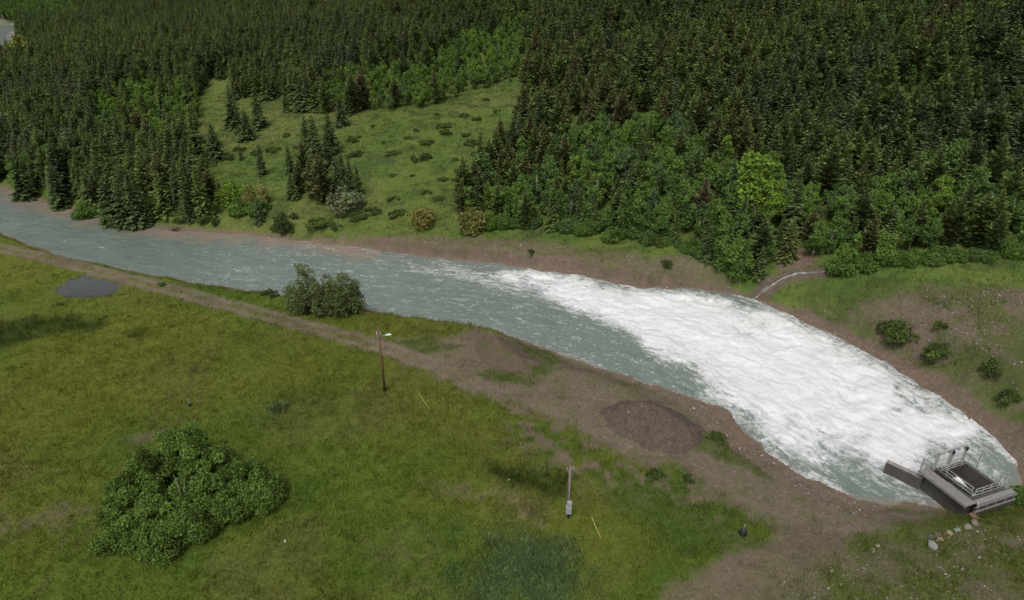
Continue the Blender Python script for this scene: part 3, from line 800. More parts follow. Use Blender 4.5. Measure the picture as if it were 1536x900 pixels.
AS_RIGHT = [(735, 262), (800, 235), (880, 215), (1010, 205), (1070, 245), (1130, 275), (1200, 320), (1300, 320), (1400, 310), (1700, 290), (1700, 395), (1440, 395), (1300, 405), (1225, 410),
            (1120, 430), (1080, 425), (1060, 378), (900, 350), (700, 335), (712, 290)]
trees = []
def grid(x0, x1, y0, y1, sp, seed):
    g = np.random.default_rng(seed)
    xs = np.arange(x0, x1, sp); ys = np.arange(y0, y1, sp)
    X, Y = np.meshgrid(xs, ys)
    X = X + np.where((np.arange(len(ys)) % 2)[:, None] == 0, 0, sp / 2)
    return (X + (g.random(X.shape) - .5) * sp * 0.95).ravel(), (Y + (g.random(X.shape) - .5) * sp * 0.95).ravel()
g = np.random.default_rng(5)
XY = [grid(-150, 200, 76, 170, 2.55, 1), grid(-300, 260, 170, 290, 2.75, 2), grid(-560, 260, 290, 760, 3.9, 3)]
X = np.concatenate([a[0] for a in XY]); Y = np.concatenate([a[1] for a in XY])
Zt, dR = terrain(X, Y, True)
u, v, dep = project(X, Y, Zt)
ut, vt, _ = project(X, Y, Zt + 10)
ok = (farside(X, Y) | ((X < -130) & (Y > 175))) & (dR > 1.0) & (u > -140) & (u < 1680) & (v > -70) & (v < 470)
ok &= ~inpoly(u, v, RIGHT_OPEN)
for P in MEADOW + [LEFT_BAR]: ok &= ~inpoly(u, v, P)
ok &= ~((dR < 3) & (Y > 165) & (X < -120))
X, Y, Zt, u, v, dep, dR = [a[ok] for a in (X, Y, Zt, u, v, dep, dR)]
zone_top = inpoly(u, v, AS_TOP); zone_left = inpoly(u, v, AS_LEFT); zone_right = inpoly(u, v, AS_RIGHT)
patch = fbm(X * 0.05, Y * 0.05, 3, 77)
p_b = np.where(zone_top, 0.97, np.where(zone_left, 0.88, np.where(zone_right, np.clip(0.70 + (patch - .5) * 1.5, 0.15, 0.96), 0.02 + 0.10 * sstep(0.62, 0.75, patch))))
p_b = np.where((u < 120) & (v < 34), 0.92, p_b)
isb = g.random(len(X)) < p_b
patch2 = fbm(X * 0.06 + 4, Y * 0.06, 3, 83)
hole = fbm(X * 0.11, Y * 0.11, 3, 87)
tonal = fbm(X * 0.03, Y * 0.03, 3, 79)
for i in range(len(X)):
    if hole[i] > 0.66 and u[i] > 560 and not zone_top[i] and not zone_right[i] and g.random() < .8: continue
    if isb[i]:
        if zone_right[i] and v[i] > 330 and u[i] > 1080: h = 3.6 + 2.0 * g.random()
        elif zone_top[i]: h = 3.2 + 1.6 * g.random()
        elif zone_left[i]: h = 3.4 + 1.8 * g.random()
        else: h = 4.2 + 2.6 * g.random()
        t = np.clip(0.42 + g.normal() * 0.20 + (0.24 if zone_left[i] else 0) + (0.10 if zone_top[i] else 0), 0, 0.75)
        trees.append(dict(k='b', var=int(g.integers(0, 5)), p=(X[i], Y[i], Zt[i] - 0.1), rz=g.random() * 6.28, s=h / 5.0, tint=t, u=u[i], v=v[i], d=dep[i], h=h))
    else:
        if zone_right[i]: h = 4.5 + 3.5 * g.random(); var = int(g.choice([0, 1, 3, 5, 6, 7, 8]))
        elif u[i] < 560: h = 5.2 + 4.4 * g.random(); var = int(g.choice([0, 1, 2, 3, 4, 4, 0, 5, 7]))
        else: h = (4.2 + 2.6 * g.random()) if g.random() < .25 else (6.0 + 3.8 * g.random() + 4.5 * (patch2[i] - .4)); var = int(g.choice([1, 3, 4, 3, 5, 6, 7, 8, 5, 6]))
        spr = var < 5
        t = np.clip((0.30 if spr else 0.55) + (tonal[i] - .5) * 0.8 + g.normal() * 0.19, 0, 0.9)
        if g.random() < 0.008: t = 1.0
        trees.append(dict(k='c', var=var, p=(X[i], Y[i], Zt[i] - 0.1), rz=g.random() * 6.28, s=h / 8.0, tint=t, u=u[i], v=v[i], d=dep[i], h=h))
print('trees', len(trees))

# single trees one can pick out: pixel of the foot, height in pixels, variant, tint, label
single = [
    (325, 238, 52, 2, .15, 'dark wide-skirted spruce alone at the left edge of the far clearing'),
    (352, 189, 58, 0, .2, 'tall dark spruce, left of the pair at the top of the far clearing'),
    (390, 193, 56, 4, .2, 'tall dark spruce, right of the pair at the top of the far clearing'),
    (372, 210, 44, 2, .2, 'shorter broad spruce in front of the pair in the far clearing'),
    (394, 263, 46, 1, .12, 'small pointed dark spruce standing alone mid left clearing'),
    (390, 333, 34, 0, .1, 'small bluish spruce on the grassy bank below yellow willow'),
    (285, 331, 46, 1, .2, 'small spruce on the left far bank just above the water'),
    (362, 240, 24, 3, .25, 'thin little spruce sapling in the left clearing'),
    (475, 243, 66, 0, .22, 'tall dark spruce at the back of the central clump'),
    (495, 252, 58, 1, .2, 'spruce at the right rear of the central meadow clump'),
    (462, 232, 56, 4, .25, 'spruce at the left rear of the central meadow clump'),
    (508, 300, 58, 1, .12, 'dark spruce in front of the central meadow clump'),
    (486, 305, 74, 7, .92, 'brownish full pine leading the central meadow clump'),
    (470, 300, 58, 8, .85, 'olive brown pine at the left front of the clump'),
    (527, 287, 50, 3, .15, 'narrow dark spruce, rightmost of the central meadow clump'),
    (452, 290, 48, 5, .8, 'brown slim pine beside the yellow willow bushes'),
    (436, 258, 40, 1, .2, 'small spruce behind the slim brown pine'),
    (513, 190, 42, 2, .18, 'dark spruce at the top left corner of the meadow'),
    (545, 164, 56, 7, 1.0, 'rusty brown broad pine beside the pale aspen thicket'),
    (455, 165, 48, 2, .15, 'broad dark spruce above the left clearing'),
    (430, 168, 34, 1, .3, 'smaller spruce left of the broad dark one'),
    (688, 305, 36, 0, .0, 'bluish little spruce at the lower right of the meadow'),
    (700, 290, 48, 5, .7, 'slim brownish pine at the lower meadow edge'),
    (738, 241, 26, 3, .4, 'tiny conifer sapling out on the right of the meadow'),
    (348, 118, 26, 7, .8, 'small brown pine on the upper left clearing rim'),
    (332, 118, 30, 2, .25, 'squat dark spruce on the upper left clearing rim'),
    (172, 338, 72, 2, .22, 'dark spruce leaning over the water, leftmost of the waterside group'),
    (190, 341, 66, 0, .2, 'dark spruce in the middle of the waterside group'),
    (208, 341, 74, 4, .2, 'dark spruce, rightmost of the waterside group'),
    (225, 337, 46, 1, .3, 'short spruce at the right end of the waterside group'),
    (92, 312, 62, 4, .2, 'dark spruce at the water edge far left'),
    (40, 300, 70, 0, .25, 'tall spruce at the left water edge near the frame'),
    (372, 128, 40, 0, .3, 'dark spruce at the near left of the upper clearing island'),
    (385, 142, 48, 2, .25, 'wide dark spruce at the middle of the upper clearing island'),
    (402, 146, 46, 1, .3, 'dark spruce at the right end of the upper clearing island'),
    (412, 140, 34, 4, .45, 'olive spruce behind the upper clearing island'),
    (497, 232, 60, 2, .2, 'wide dark spruce at the top right of the central clump'),
    (515, 275, 46, 0, .15, 'dark spruce in the right middle of the central clump'),
    (538, 292, 44, 1, .2, 'low dark spruce at the right foot of the central clump'),
    (458, 268, 54, 6, .8, 'olive brown pine at the left middle of the central clump'),
    (478, 280, 66, 4, .3, 'large dark spruce in the heart of the central clump'),
    (440, 300, 40, 2, .3, 'bushy dark spruce between yellow willows and the clump'),
    (318, 300, 46, 7, .88, 'brown pine at the forest corner behind yellow willows'),
    (333, 306, 34, 2, .3, 'low spruce at the forest corner behind yellow willows'),
    (1100, 345, 70, 1, .3, 'dark spruce among aspens above the stream'),
    (930, 200, 64, 7, .95, 'large rounded brown pine on the lower right forest edge'),
    (790, 205, 60, 6, .95, 'brown pine at the right corner of the meadow'),
    (773, 212, 40, 5, .95, 'short brown pine stepping out into the meadow'),
    (957, 150, 96, 4, .3, 'very tall dark spruce rising above the right forest'),
    (1185, 350, 80, 0, .3, 'big dark spruce behind the bare earth clearing'),
]
SX = []
for (pu, pv, ph, var, tint, lab) in single:
    x, y, z, dp = hit(pu, pv); h = ph * dp / F / 0.93
    plant('conifer_tree', CON[var], (x, y, z - 0.1), random.random() * 6.28, h / 8.0, tint, lab, 'conifer', None); USED.add(('c', var)); SX.append((x, y, 1.4))
bsingle = [
    (1122, 335, 100, 3, .82, 'tall bright yellow-green aspen standing out of the dark forest'),
    (1150, 345, 70, 1, .8, 'bright green aspen just right of the tallest pale one'),
    (38, 100, 42, 1, 1.0, 'yellow-green tree among conifers at the far left edge'),
    (22, 98, 30, 3, .95, 'smaller yellow tree at the far left edge'),
    (1455, 305, 55, 2, .5, 'light green young aspen against the dark right forest'),
    (1128, 12, 30, 1, .7, 'pale aspen high in the dark forest near the top'),
    (1300, 36, 24, 3, .55, 'round green aspen high on the right hillside'),
    (1095, 420, 62, 3, .5, 'full green broadleaf tree at the mouth of the stream'),
    (1110, 424, 48, 1, .45, 'lower leafy tree right beside the stream mouth'),
    (1078, 408, 56, 0, .42, 'leafy aspen at the gravel bench end, left of the stream'),
    (1322, 399, 50, 3, .6, 'bright leafy tree at the left edge of the terrace'),
]
for (pu, pv, ph, var, tint, lab) in bsingle:
    x, y, z, dp = hit(pu, pv); h = ph * dp / F / 0.93
    plant('broadleaf_tree', BRO[var], (x, y, z - 0.1), random.random() * 6.28, h / 5.0, tint, lab, 'broadleaf tree', None); USED.add(('b', var)); SX.append((x, y, 1.6))
sx = np.array(SX)
trees = [t for t in trees if np.min(np.hypot(sx[:, 0] - t['p'][0], sx[:, 1] - t['p'][1]) - sx[:, 2]) > 0]

def conifer_label(t):
    u_, v_ = t['u'], t['v']
    if u_ < 330:
        return ('dark spruce in the dense stand along the left far bank', 'spruces of the left bank stand') if v_ > 235 else \
               ('dark conifer of the closed forest above the left bank stand', 'conifers behind the left bank stand')
    if u_ < 560: return 'conifer between the two clearings or just above them', 'conifers around the clearings'
    if inpoly(np.array([u_]), np.array([v_]), AS_RIGHT)[0]:
        if u_ < 900: return 'conifer mixed among aspens right of the meadow foot', 'conifers among aspens by the meadow'
        if u_ < 1180: return 'conifer mixed among aspens above the gravel bench end', 'conifers among aspens above the bench'
        return 'conifer mixed among young aspens above the green terrace', 'conifers among aspens above the terrace'
    if u_ < 1000: return 'slender conifer on the forest edge right of the meadow', 'conifers on the right meadow edge'
    return 'slender dark conifer in the lower rows of the right hillside forest', 'conifers of the right hillside'
def broad_label(t):
    u_, v_ = t['u'], t['v']
    if inpoly(np.array([u_]), np.array([v_]), AS_TOP)[0]: return 'thin young aspen in the thicket at the top of the meadow', 'aspen thicket above the meadow'
    if u_ < 420: return 'pale green broadleaf among conifers of the left forest', 'broadleaf trees in the left forest'
    if u_ < 900: return 'green aspen in the mixed wood right of the meadow foot', 'aspens right of the meadow'
    if u_ < 1180: return 'green aspen in the mixed wood above the gravel bench', 'aspens above the gravel bench'
    return 'green young aspen in the belt above the grassy terrace', 'aspens above the terrace'

for kind, nm, meshes, labf, cat, cap in (('c', 'conifer_tree', CON, conifer_label, 'conifer', 298 - len(single)), ('b', 'broadleaf_tree', BRO, broad_label, 'broadleaf tree', 298 - len(bsingle))):
    mine = [t for t in trees if t['k'] == kind]
    for t in mine:
        t['px'] = t['h'] / t['d'] if (6 < t['u'] < 1530 and 12 < t['v']) else 0
    mine.sort(key=lambda t: -t['px'])
    for t in mine[:cap]:
        lab, grp = labf(t)
        plant(nm, meshes[t['var']], t['p'], t['rz'], t['s'], t['tint'], lab, cat, grp)
    rest = mine[cap:]
    # the rest: one object; points with instances of the same crown and trunk meshes
    P = np.array([t['p'] for t in rest], np.float32)
    me = bpy.data.meshes.new(nm + '_points'); me.vertices.add(len(P)); me.vertices.foreach_set('co', P.ravel())
    for an, ty, key, vals in (('rot', 'FLOAT', 'value', [t['rz'] for t in rest]), ('scl', 'FLOAT', 'value', [t['s'] for t in rest]),
                              ('tint', 'FLOAT', 'value', [t['tint'] for t in rest]), ('var', 'INT', 'value', [t['var'] for t in rest])):
        at = me.attributes.new(an, ty, 'POINT'); at.data.foreach_set(key, np.array(vals, np.int32 if ty == 'INT' else np.float32))
    o = link('conifer_forest' if kind == 'c' else 'aspen_woodland', me)
    tag(o, 'dense dark conifer forest covering the hillside farther back' if kind == 'c' else 'farther pale green broadleaf wood scattered through the forest', 'forest', None, 'stuff')
    ng = bpy.data.node_groups.new(nm + '_scatter', 'GeometryNodeTree')
    ng.interface.new_socket('Geometry', in_out='INPUT', socket_type='NodeSocketGeometry'); ng.interface.new_socket('Geometry', in_out='OUTPUT', socket_type='NodeSocketGeometry')
    gi = ng.nodes.new('NodeGroupInput'); go = ng.nodes.new('NodeGroupOutput')
    ip = ng.nodes.new('GeometryNodeInstanceOnPoints'); ng.links.new(gi.outputs[0], ip.inputs['Points'])
    joinall = ng.nodes.new('GeometryNodeGeometryToInstance')
    srcs = {}
    for ob in COL.objects:
        if ob.type == 'MESH':
            for j, (a, b_) in enumerate(meshes):
                if ob.data == a: srcs.setdefault(j, [None, None])[0] = ob
                if ob.data == b_: srcs.setdefault(j, [None, None])[1] = ob
    insts = []
    for j in range(len(meshes)):
        jn = ng.nodes.new('GeometryNodeJoinGeometry')
        for ob in srcs[j]:
            oi = ng.nodes.new('GeometryNodeObjectInfo'); oi.transform_space = 'ORIGINAL'; oi.inputs['Object'].default_value = ob; oi.inputs['As Instance'].default_value = False
            ng.links.new(oi.outputs['Geometry'], jn.inputs[0])
        insts.append(jn)
    for jn in reversed(insts): ng.links.new(jn.outputs[0], joinall.inputs[0])
    ng.links.new(joinall.outputs[0], ip.inputs['Instance']); ip.inputs['Pick Instance'].default_value = True
    def na(nme, ty):
        n = ng.nodes.new('GeometryNodeInputNamedAttribute'); n.data_type = ty; n.inputs['Name'].default_value = nme; return n.outputs[0]
    ng.links.new(na('var', 'INT'), ip.inputs['Instance Index'])
    cx_ = ng.nodes.new('ShaderNodeCombineXYZ'); ng.links.new(na('rot', 'FLOAT'), cx_.inputs[2])
    er = ng.nodes.new('FunctionNodeEulerToRotation'); ng.links.new(cx_.outputs[0], er.inputs[0]); ng.links.new(er.outputs[0], ip.inputs['Rotation'])
    ng.links.new(na('scl', 'FLOAT'), ip.inputs['Scale'])
    ng.links.new(ip.outputs[0], go.inputs[0])
    md = o.modifiers.new('scatter', 'NODES'); md.node_group = ng
    print(kind, len(mine), 'individual', min(cap, len(mine)))

# ------------------------------------------------------------------ shrubs
def put_shrub(pu, pv, wpx, hpx, pool, tint, label, nm='shrub', group=None, cat='shrub'):
    x, y, z, dp = hit(pu, pv)
    pair, w0, h0 = pool
    w = wpx * dp / F; h = max(0.35, hpx * dp / F / 0.95)
    return plant(nm, pair, (x, y, z - 0.05), random.random() * 6.28, (w / w0, w / w0, h / h0), tint, label, cat, group, ('foliage', 'stems'))
SB = [(BUS[0], 2.2, 1.5), (BUS[1], 2.6, 1.2), (BUS[2], 1.8, 1.6), (BUS[3], 3.0, 1.0)]
SL = [(BUSL[0], 3.0, 2.4), (BUSL[1], 2.6, 2.8), (BUSL[2], 3.4, 2.2)]
named_bushes = [
    (635, 337, 40, 30, SB[2], 1.0, 'round yellow-olive willow bush at the foot of the meadow'),
    (708, 347, 44, 44, SB[2], .95, 'taller yellow-olive willow bush at the meadow corner'),
    (352, 302, 50, 34, SL[0], .85, 'bright yellow-green willow bush, left of the pair in the left clearing'),
    (385, 308, 40, 36, SB[0], .95, 'yellowish willow bush, right of the pair in the left clearing'),
    (520, 312, 54, 36, SB[0], .68, 'silvery grey-green bush below the central spruce clump'),
    (448, 222, 18, 12, SB[2], .75, 'little silvery bush at the back of the spruce clump'),
    (131, 324, 42, 26, SL[2], .4, 'rounded green bush on the left far bank at the water'),
    (430, 338, 50, 22, SB[3], .05, 'dark low bush on the grassy far bank'),
    (425, 342, 40, 12, SB[1], .2, 'flat dark bush right at the foot of the far bank'),
    (315, 335, 40, 14, SB[3], .15, 'low dark bush on the far bank beside small spruce'),
    (1347, 503, 56, 28, SB[0], .3, 'large green bush on the stony slope above the white water'),
    (1413, 535, 52, 22, SB[1], .45, 'spreading yellow-green bush on the stony slope'),
    (1408, 488, 30, 10, SB[1], .3, 'green bush amid red stones on the upper slope'),
    (1495, 555, 62, 14, SB[3], .15, 'wide dark bush on the lower right slope'),
    (1522, 600, 46, 14, SB[1], .2, 'dark bush at the right frame edge above the pool'),
    (1525, 752, 34, 30, SL[0], .35, 'leafy green bush right of the concrete outlet'),
    (1265, 406, 50, 28, SL[2], .4, 'rounded green bush right of the stream'),
    (1298, 403, 40, 26, SL[0], .45, 'leafy green bush at the terrace edge'),
    (1000, 398, 18, 10, SB[2], .1, 'small dark tuft bush on the gravel bench'),
    (795, 380, 14, 8, SB[1], .1, 'tiny dark bush on the gravel bench'),
    (985, 365, 34, 20, SB[0], .35, 'green bush at the back of the gravel bench'),
    (405, 443, 36, 9, SB[3], .0, 'flat dark bush on the near bank beside willow'),
    (1032, 720, 26, 10, SB[3], .2, 'dark green bush low in the near dirt edge'),
    (985, 718, 36, 16, SB[1], .35, 'green weedy bush in the near grass by the dirt'),
    (1075, 662, 34, 16, SB[1], .45, 'tall green weeds beside the gravel heap'),
    (415, 612, 36, 14, SB[1], .5, 'sparse scrubby bush with pale stems in the near field'),
    (243, 428, 12, 6, SB[2], .4, 'tiny bush on the near bank at the water edge'),
]
for a in named_bushes: put_shrub(*a)
low = [(745, 168, 14), (699, 175, 28), (715, 180, 18), (665, 190, 20), (669, 200, 24), (625, 196, 12), (612, 209, 16), (640, 214, 24), (707, 216, 34), (592, 232, 24), (632, 238, 44),
       (590, 264, 14), (532, 210, 30), (532, 232, 34), (755, 240, 14), (699, 203, 14), (712, 232, 18), (619, 265, 12), (575, 215, 12), (655, 172, 10), (345, 238, 30), (318, 245, 36),
       (430, 205, 22), (410, 225, 22), (360, 225, 20), (388, 230, 24), (365, 200, 30), (540, 325, 36), (590, 300, 26), (660, 300, 24), (640, 290, 26), (665, 270, 20), (560, 318, 30),
       (600, 322, 30), (270, 332, 26), (480, 335, 34), (505, 342, 22), (680, 240, 14), (560, 190, 10), (730, 150, 10)]
for i, (pu, pv, w) in enumerate(low):
    put_shrub(pu, pv, w * (0.8 + .5 * random.random()), 3 + w * 0.13, SB[(3, 1, 3, 0)[i % 4]], 0.1 + 0.35 * random.random(), 'low dark shrub dotted over the grassy far meadow', group='low shrubs on the far meadow')

# young undergrowth along the aspen belt front
def front(line, n, seed, label, group):
    g = np.random.default_rng(seed)
    for k in range(n):
        f = (k + g.random()) / n * (len(line) - 1); i = min(int(f), len(line) - 2); q = f - i
        pu = line[i][0] + (line[i + 1][0] - line[i][0]) * q; pv = line[i][1] + (line[i + 1][1] - line[i][1]) * q + g.normal() * 2.5
        w = 18 + 16 * g.random()
        put_shrub(pu, pv, w, w * (0.6 + 0.35 * g.random()), SL[int(g.integers(0, 3))], float(np.clip(0.36 + g.normal() * 0.15, 0.05, 0.7)), label, group=group)
front([(1245, 402), (1320, 398), (1440, 388), (1536, 385)], 20, 1, 'leafy undergrowth shrub along the back of the green terrace', 'shrubs along the terrace')
front([(730, 340), (800, 338), (900, 350), (1000, 368), (1060, 385)], 20, 2, 'leafy undergrowth shrub along the back of the gravel bench', 'shrubs behind the gravel bench')
front([(235, 318), (280, 312), (340, 318), (400, 318)], 9, 3, 'leafy undergrowth shrub on the left far bank under the trees', 'shrubs on the left bank')

# ------------------------------------------------------------------ the thicket and the willow on the near side
def thicket(name, bases, label, cat, size, dens, tint, seed, mat, hmul=1.0, feather=False):
    g = np.random.default_rng(seed); parts = []; st = MB()
    pts = [hit(a, b) for a, b, *_ in bases]
    cx = sum(p[0] for p in pts) / len(pts); cy = sum(p[1] for p in pts) / len(pts); cz = min(p[2] for p in pts)
    root = empty(name, (cx, cy, cz))
    for (x, y, z, dp), (_, _, h, r) in zip(pts, bases):
        x -= cx; y -= cy; z -= cz
        for q in range(int(7 + r * 5)):
            a = g.random() * 6.283; rr = r * g.random() ** 0.5
            hh = h * (1 - 0.42 * (rr / r) ** 2) * (0.62 + 0.42 * g.random())
            cr = (0.42 + 0.46 * g.random() ** 1.3) * (0.8 if feather else 1.0)
            c = np.array([x + math.cos(a) * rr, y + math.sin(a) * rr, z + max(cr * .5, hh - cr * .6)])
            parts.append(clump(g, c, cr, int(dens * cr * cr * 9), size, 0.75, 1.35 if feather else 0.85))
            for lvl in (0.62, 0.3):
                if g.random() < 0.85:
                    c2 = np.array([c[0] + g.normal() * .3, c[1] + g.normal() * .3, z + (c[2] - z) * lvl])
                    parts.append(clump(g, c2, cr * 0.95, int(dens * cr * cr * 6), size, 0.7, 1.0))
            st.tube([(x + (c[0] - x) * .3, y + (c[1] - y) * .3, z - .3), (x + (c[0] - x) * .65, y + (c[1] - y) * .65, z + (c[2] - z) * .55), tuple(c)], [0.05, 0.035, 0.012], 5)
    f = link('foliage', assemble(parts, mat, 'foliage'), root); f['tint'] = tint
    st.build('stems', M['bark'], root, True)
    tag(root, label, cat)
    return root, cx, cy, cz
bases = [(182, 812, 3.0, 1.4), (190, 790, 3.6, 1.5), (212, 822, 2.4, 1.2), (240, 822, 2.8, 1.3), (275, 806, 2.6, 1.4), (312, 790, 3.0, 1.4), (350, 770, 2.8, 1.3), (388, 760, 2.8, 1.1),
         (375, 738, 3.4, 1.4), (345, 728, 4.0, 1.5), (310, 722, 4.6, 1.6), (275, 720, 5.2, 1.6), (235, 740, 5.0, 1.7), (205, 765, 4.2, 1.6), (250, 780, 3.9, 1.7), (300, 760, 4.3, 1.8),
         (292, 698, 4.8, 1.1), (265, 703, 4.4, 1.2), (330, 755, 3.7, 1.5), (192, 780, 3.8, 1.3), (228, 795, 3.2, 1.4), (400, 745, 2.7, 0.9)]
root, cx, cy, cz = thicket('aspen_thicket', bases, 'big rounded green thicket standing alone in the near left field', 'thicket', 0.18, 105, 0.6, 401, M['thicket'])
db = MB(); x, y, z, dp = hit(290, 765)
for (dx, dh, lean) in ((0.0, 4.3, -0.35), (0.12, 4.0, 0.35), (-0.1, 3.6, -0.1)):
    db.tube([(x - cx + dx, y - cy - 0.8, 1.4), (x - cx + dx + lean * .3, y - cy - 0.9, dh * .75), (x - cx + dx + lean, y - cy - 0.7, dh + 0.25)], [0.026, 0.02, 0.008], 5)
db.build('dead_branches', M['palebark'], root, True)
wb = [(440, 462, 3.4, 1.0), (452, 468, 4.2, 1.0), (462, 472, 8.3, 0.8), (478, 474, 4.8, 1.1), (492, 474, 5.6, 1.0), (508, 474, 5.2, 1.1), (522, 472, 7.0, 0.8), (538, 470, 4.4, 0.9), (470, 464, 6.0, 0.9), (505, 466, 5.2, 1.0), (516, 470, 5.6, .8), (484, 468, 4.4, 1.0), (498, 470, 5.6, .9), (536, 466, 5.2, .7), (446, 466, 3.2, .9)]
root, cx, cy, cz = thicket('willow_bush', wb, 'feathery grey-green willow bush on the near river bank', 'willow bush', 0.21, 32, 0.7, 402, M['willow'], feather=True)
db = MB(); x, y, z, dp = hit(500, 470)
for (dx, dh, lean) in ((0, 5.6, .3), (.25, 5.2, .5), (-1.5, 4.6, -.5), (1.8, 4.2, .6)):
    db.tube([(x - cx + dx, y - cy - .6, .1), (x - cx + dx + lean * .4, y - cy - .6, dh * .5), (x - cx + dx + lean, y - cy - .5, dh)], [0.07, 0.05, 0.015], 6)
db.build('bare_branches', M['bark'], root, True)

# blue-green weeds in the foreground and grass blades
def blades(name, n, xr, yr, accept, hgt, wid, label, per=8, seed=1, spread=0.22, jitter=0.25, lighten=1.0):
    g = np.random.default_rng(seed)
    X = g.uniform(*xr, n); Y = g.uniform(*yr, n)
    Zb = terrain(X, Y)
    u, v, dep = project(X, Y, Zb)
    ok = (u > -90) & (u < 1630) & (v > -20) & (v < 1000)
    X, Y, Zb = X[ok], Y[ok], Zb[ok]
    c, ba, d, fs = ground_colour(X, Y)
    ok = accept(X, Y, c, ba, d, fs, g)
    X, Y, Zb, c, ba = X[ok], Y[ok], Zb[ok], c[ok], ba[ok]
    m = len(X)
    hm = 0.35 + 1.3 * fbm(X * 0.45, Y * 0.45, 4, 301, .6)
    for P in P_DARK: hm = hm * (1 + 1.2 * region(X, Y, P, 0.9, 1.3, 0.5, 98))
    X = np.repeat(X, per) + g.normal(size=m * per) * spread; Y = np.repeat(Y, per) + g.normal(size=m * per) * spread; Zb = np.repeat(Zb, per)
    c = np.repeat(c, per, 0); hm = np.repeat(hm, per)
    k = len(X); a = g.random(k) * 6.283
    h = hgt * (0.5 + 0.8 * g.random(k)) * hm; w = wid * (0.7 + 0.6 * g.random(k))
    ln = g.normal(size=(k, 2)) * 0.35 * h[:, None]
    A = np.c_[X - np.cos(a) * w / 2, Y - np.sin(a) * w / 2, Zb - 0.03]
    B = np.c_[X + np.cos(a) * w / 2, Y + np.sin(a) * w / 2, Zb - 0.03]
    T = np.c_[X + ln[:, 0], Y + ln[:, 1], Zb + h]
    V = np.stack([A, B, T], 1).reshape(-1, 3)
    cc = c * (lighten * (1 - jitter + 2 * jitter * g.random(k)))[:, None]
    dry = g.random(k) < 0.07
    cc[dry] = cc[dry] * 0.4 + np.array([0.15, 0.125, 0.06]) * 0.6
    me = np_mesh(name, V, 3, np.arange(len(V)), [M['blade']], {'col': np.repeat(cc, 3, 0)})
    print(name, m, 'tufts')
    return tag(link(name, me), label, 'grass', None, 'stuff')
m_, nt = new_mat('grass_blades')
o_ = N(nt, 'ShaderNodeOutputMaterial'); ca = N(nt, 'ShaderNodeAttribute', attribute_name='col')
d_ = N(nt, 'ShaderNodeBsdfDiffuse'); t_ = N(nt, 'ShaderNodeBsdfTranslucent'); x_ = N(nt, 'ShaderNodeMixShader'); x_.inputs[0].default_value = 0.45
L(nt, ca.outputs['Color'], d_.inputs[0]); L(nt, ca.outputs['Color'], t_.inputs[0]); L(nt, d_.outputs[0], x_.inputs[1]); L(nt, t_.outputs[0], x_.inputs[2]); L(nt, x_.outputs[0], o_.inputs[0])
M['blade'] = m_
blades('field_grass', 150000, (-98, 62), (30, 108), lambda X, Y, c, ba, d, fs, g: (~fs) & (d > 0.9) & (g.random(len(X)) > ba * 1.15) & (g.random(len(X)) < sstep(125, 45, np.hypot(X, Y)) * 0.8 + 0.2),
       0.27, 0.045, 'long green and straw coloured grass over the near field', 7, 1, 0.22, 0.42, 1.5)
blades('tall_grass', 16000, (-98, 62), (30, 108), lambda X, Y, c, ba, d, fs, g: (~fs) & (d > 1.2) & (ba < .35) & (fbm(X * .35, Y * .35, 4, 320, .6) > 0.56),
       0.42, 0.06, 'clumps of taller coarse grass and weeds dotted over the near field', 9, 5, 0.16, 0.5, 1.75)
blades('meadow_grass', 60000, (-110, 110), (62, 190), lambda X, Y, c, ba, d, fs, g: fs & (d > 1.0) & (g.random(len(X)) > ba),
       0.32, 0.09, 'rough green grass over the far meadow and terrace', 6, 2, 0.35, 0.32, 1.4)
blades('weed_patch', 5000, (-6, 12), (30, 45), lambda X, Y, c, ba, d, fs, g: region(X, Y, P_WEED, 2.0, 3.0, 0.45, 99) > 0.5 + 0.9 * (g.random(len(X)) - .5),
       0.24, 0.12, 'dark blue-green leafy weeds in the bottom middle of the field', 8, 3, 0.3, 0.6, 2.3)

# ------------------------------------------------------------------ stones
def ico_sub():
    t = (1 + 5 ** .5) / 2
    v = np.array([(-1, t, 0), (1, t, 0), (-1, -t, 0), (1, -t, 0), (0, -1, t), (0, 1, t), (0, -1, -t), (0, 1, -t), (t, 0, -1), (t, 0, 1), (-t, 0, -1), (-t, 0, 1)], float)
    v /= np.linalg.norm(v[0])
    f = np.array([(0, 11, 5), (0, 5, 1), (0, 1, 7), (0, 7, 10), (0, 10, 11), (1, 5, 9), (5, 11, 4), (11, 10, 2), (10, 7, 6), (7, 1, 8), (3, 9, 4), (3, 4, 2), (3, 2, 6), (3, 6, 8), (3, 8, 9), (4, 9, 5), (2, 4, 11), (6, 2, 10), (8, 6, 7), (9, 8, 1)])
    return v, f
IV, IF = ico_sub()
m_, nt = new_mat('loose_stones'); b = out_bsdf(nt, rough=0.9, spec=0.2)
ge = N(nt, 'ShaderNodeNewGeometry')
rp = ramp(nt, ge.outputs['Random Per Island'], [(0, (0.08, 0.06, 0.05)), (0.45, (0.15, 0.115, 0.09)), (0.8, (0.18, 0.125, 0.10)), (0.96, (0.22, 0.20, 0.175)), (1.0, (0.36, 0.34, 0.30))])
L(nt, mulcol(nt, rp.outputs[0], noise(nt, 6, 3, ge.outputs['Position']).outputs[0], .6, 1.4), b.inputs['Base Color'])
M['stones'] = m_
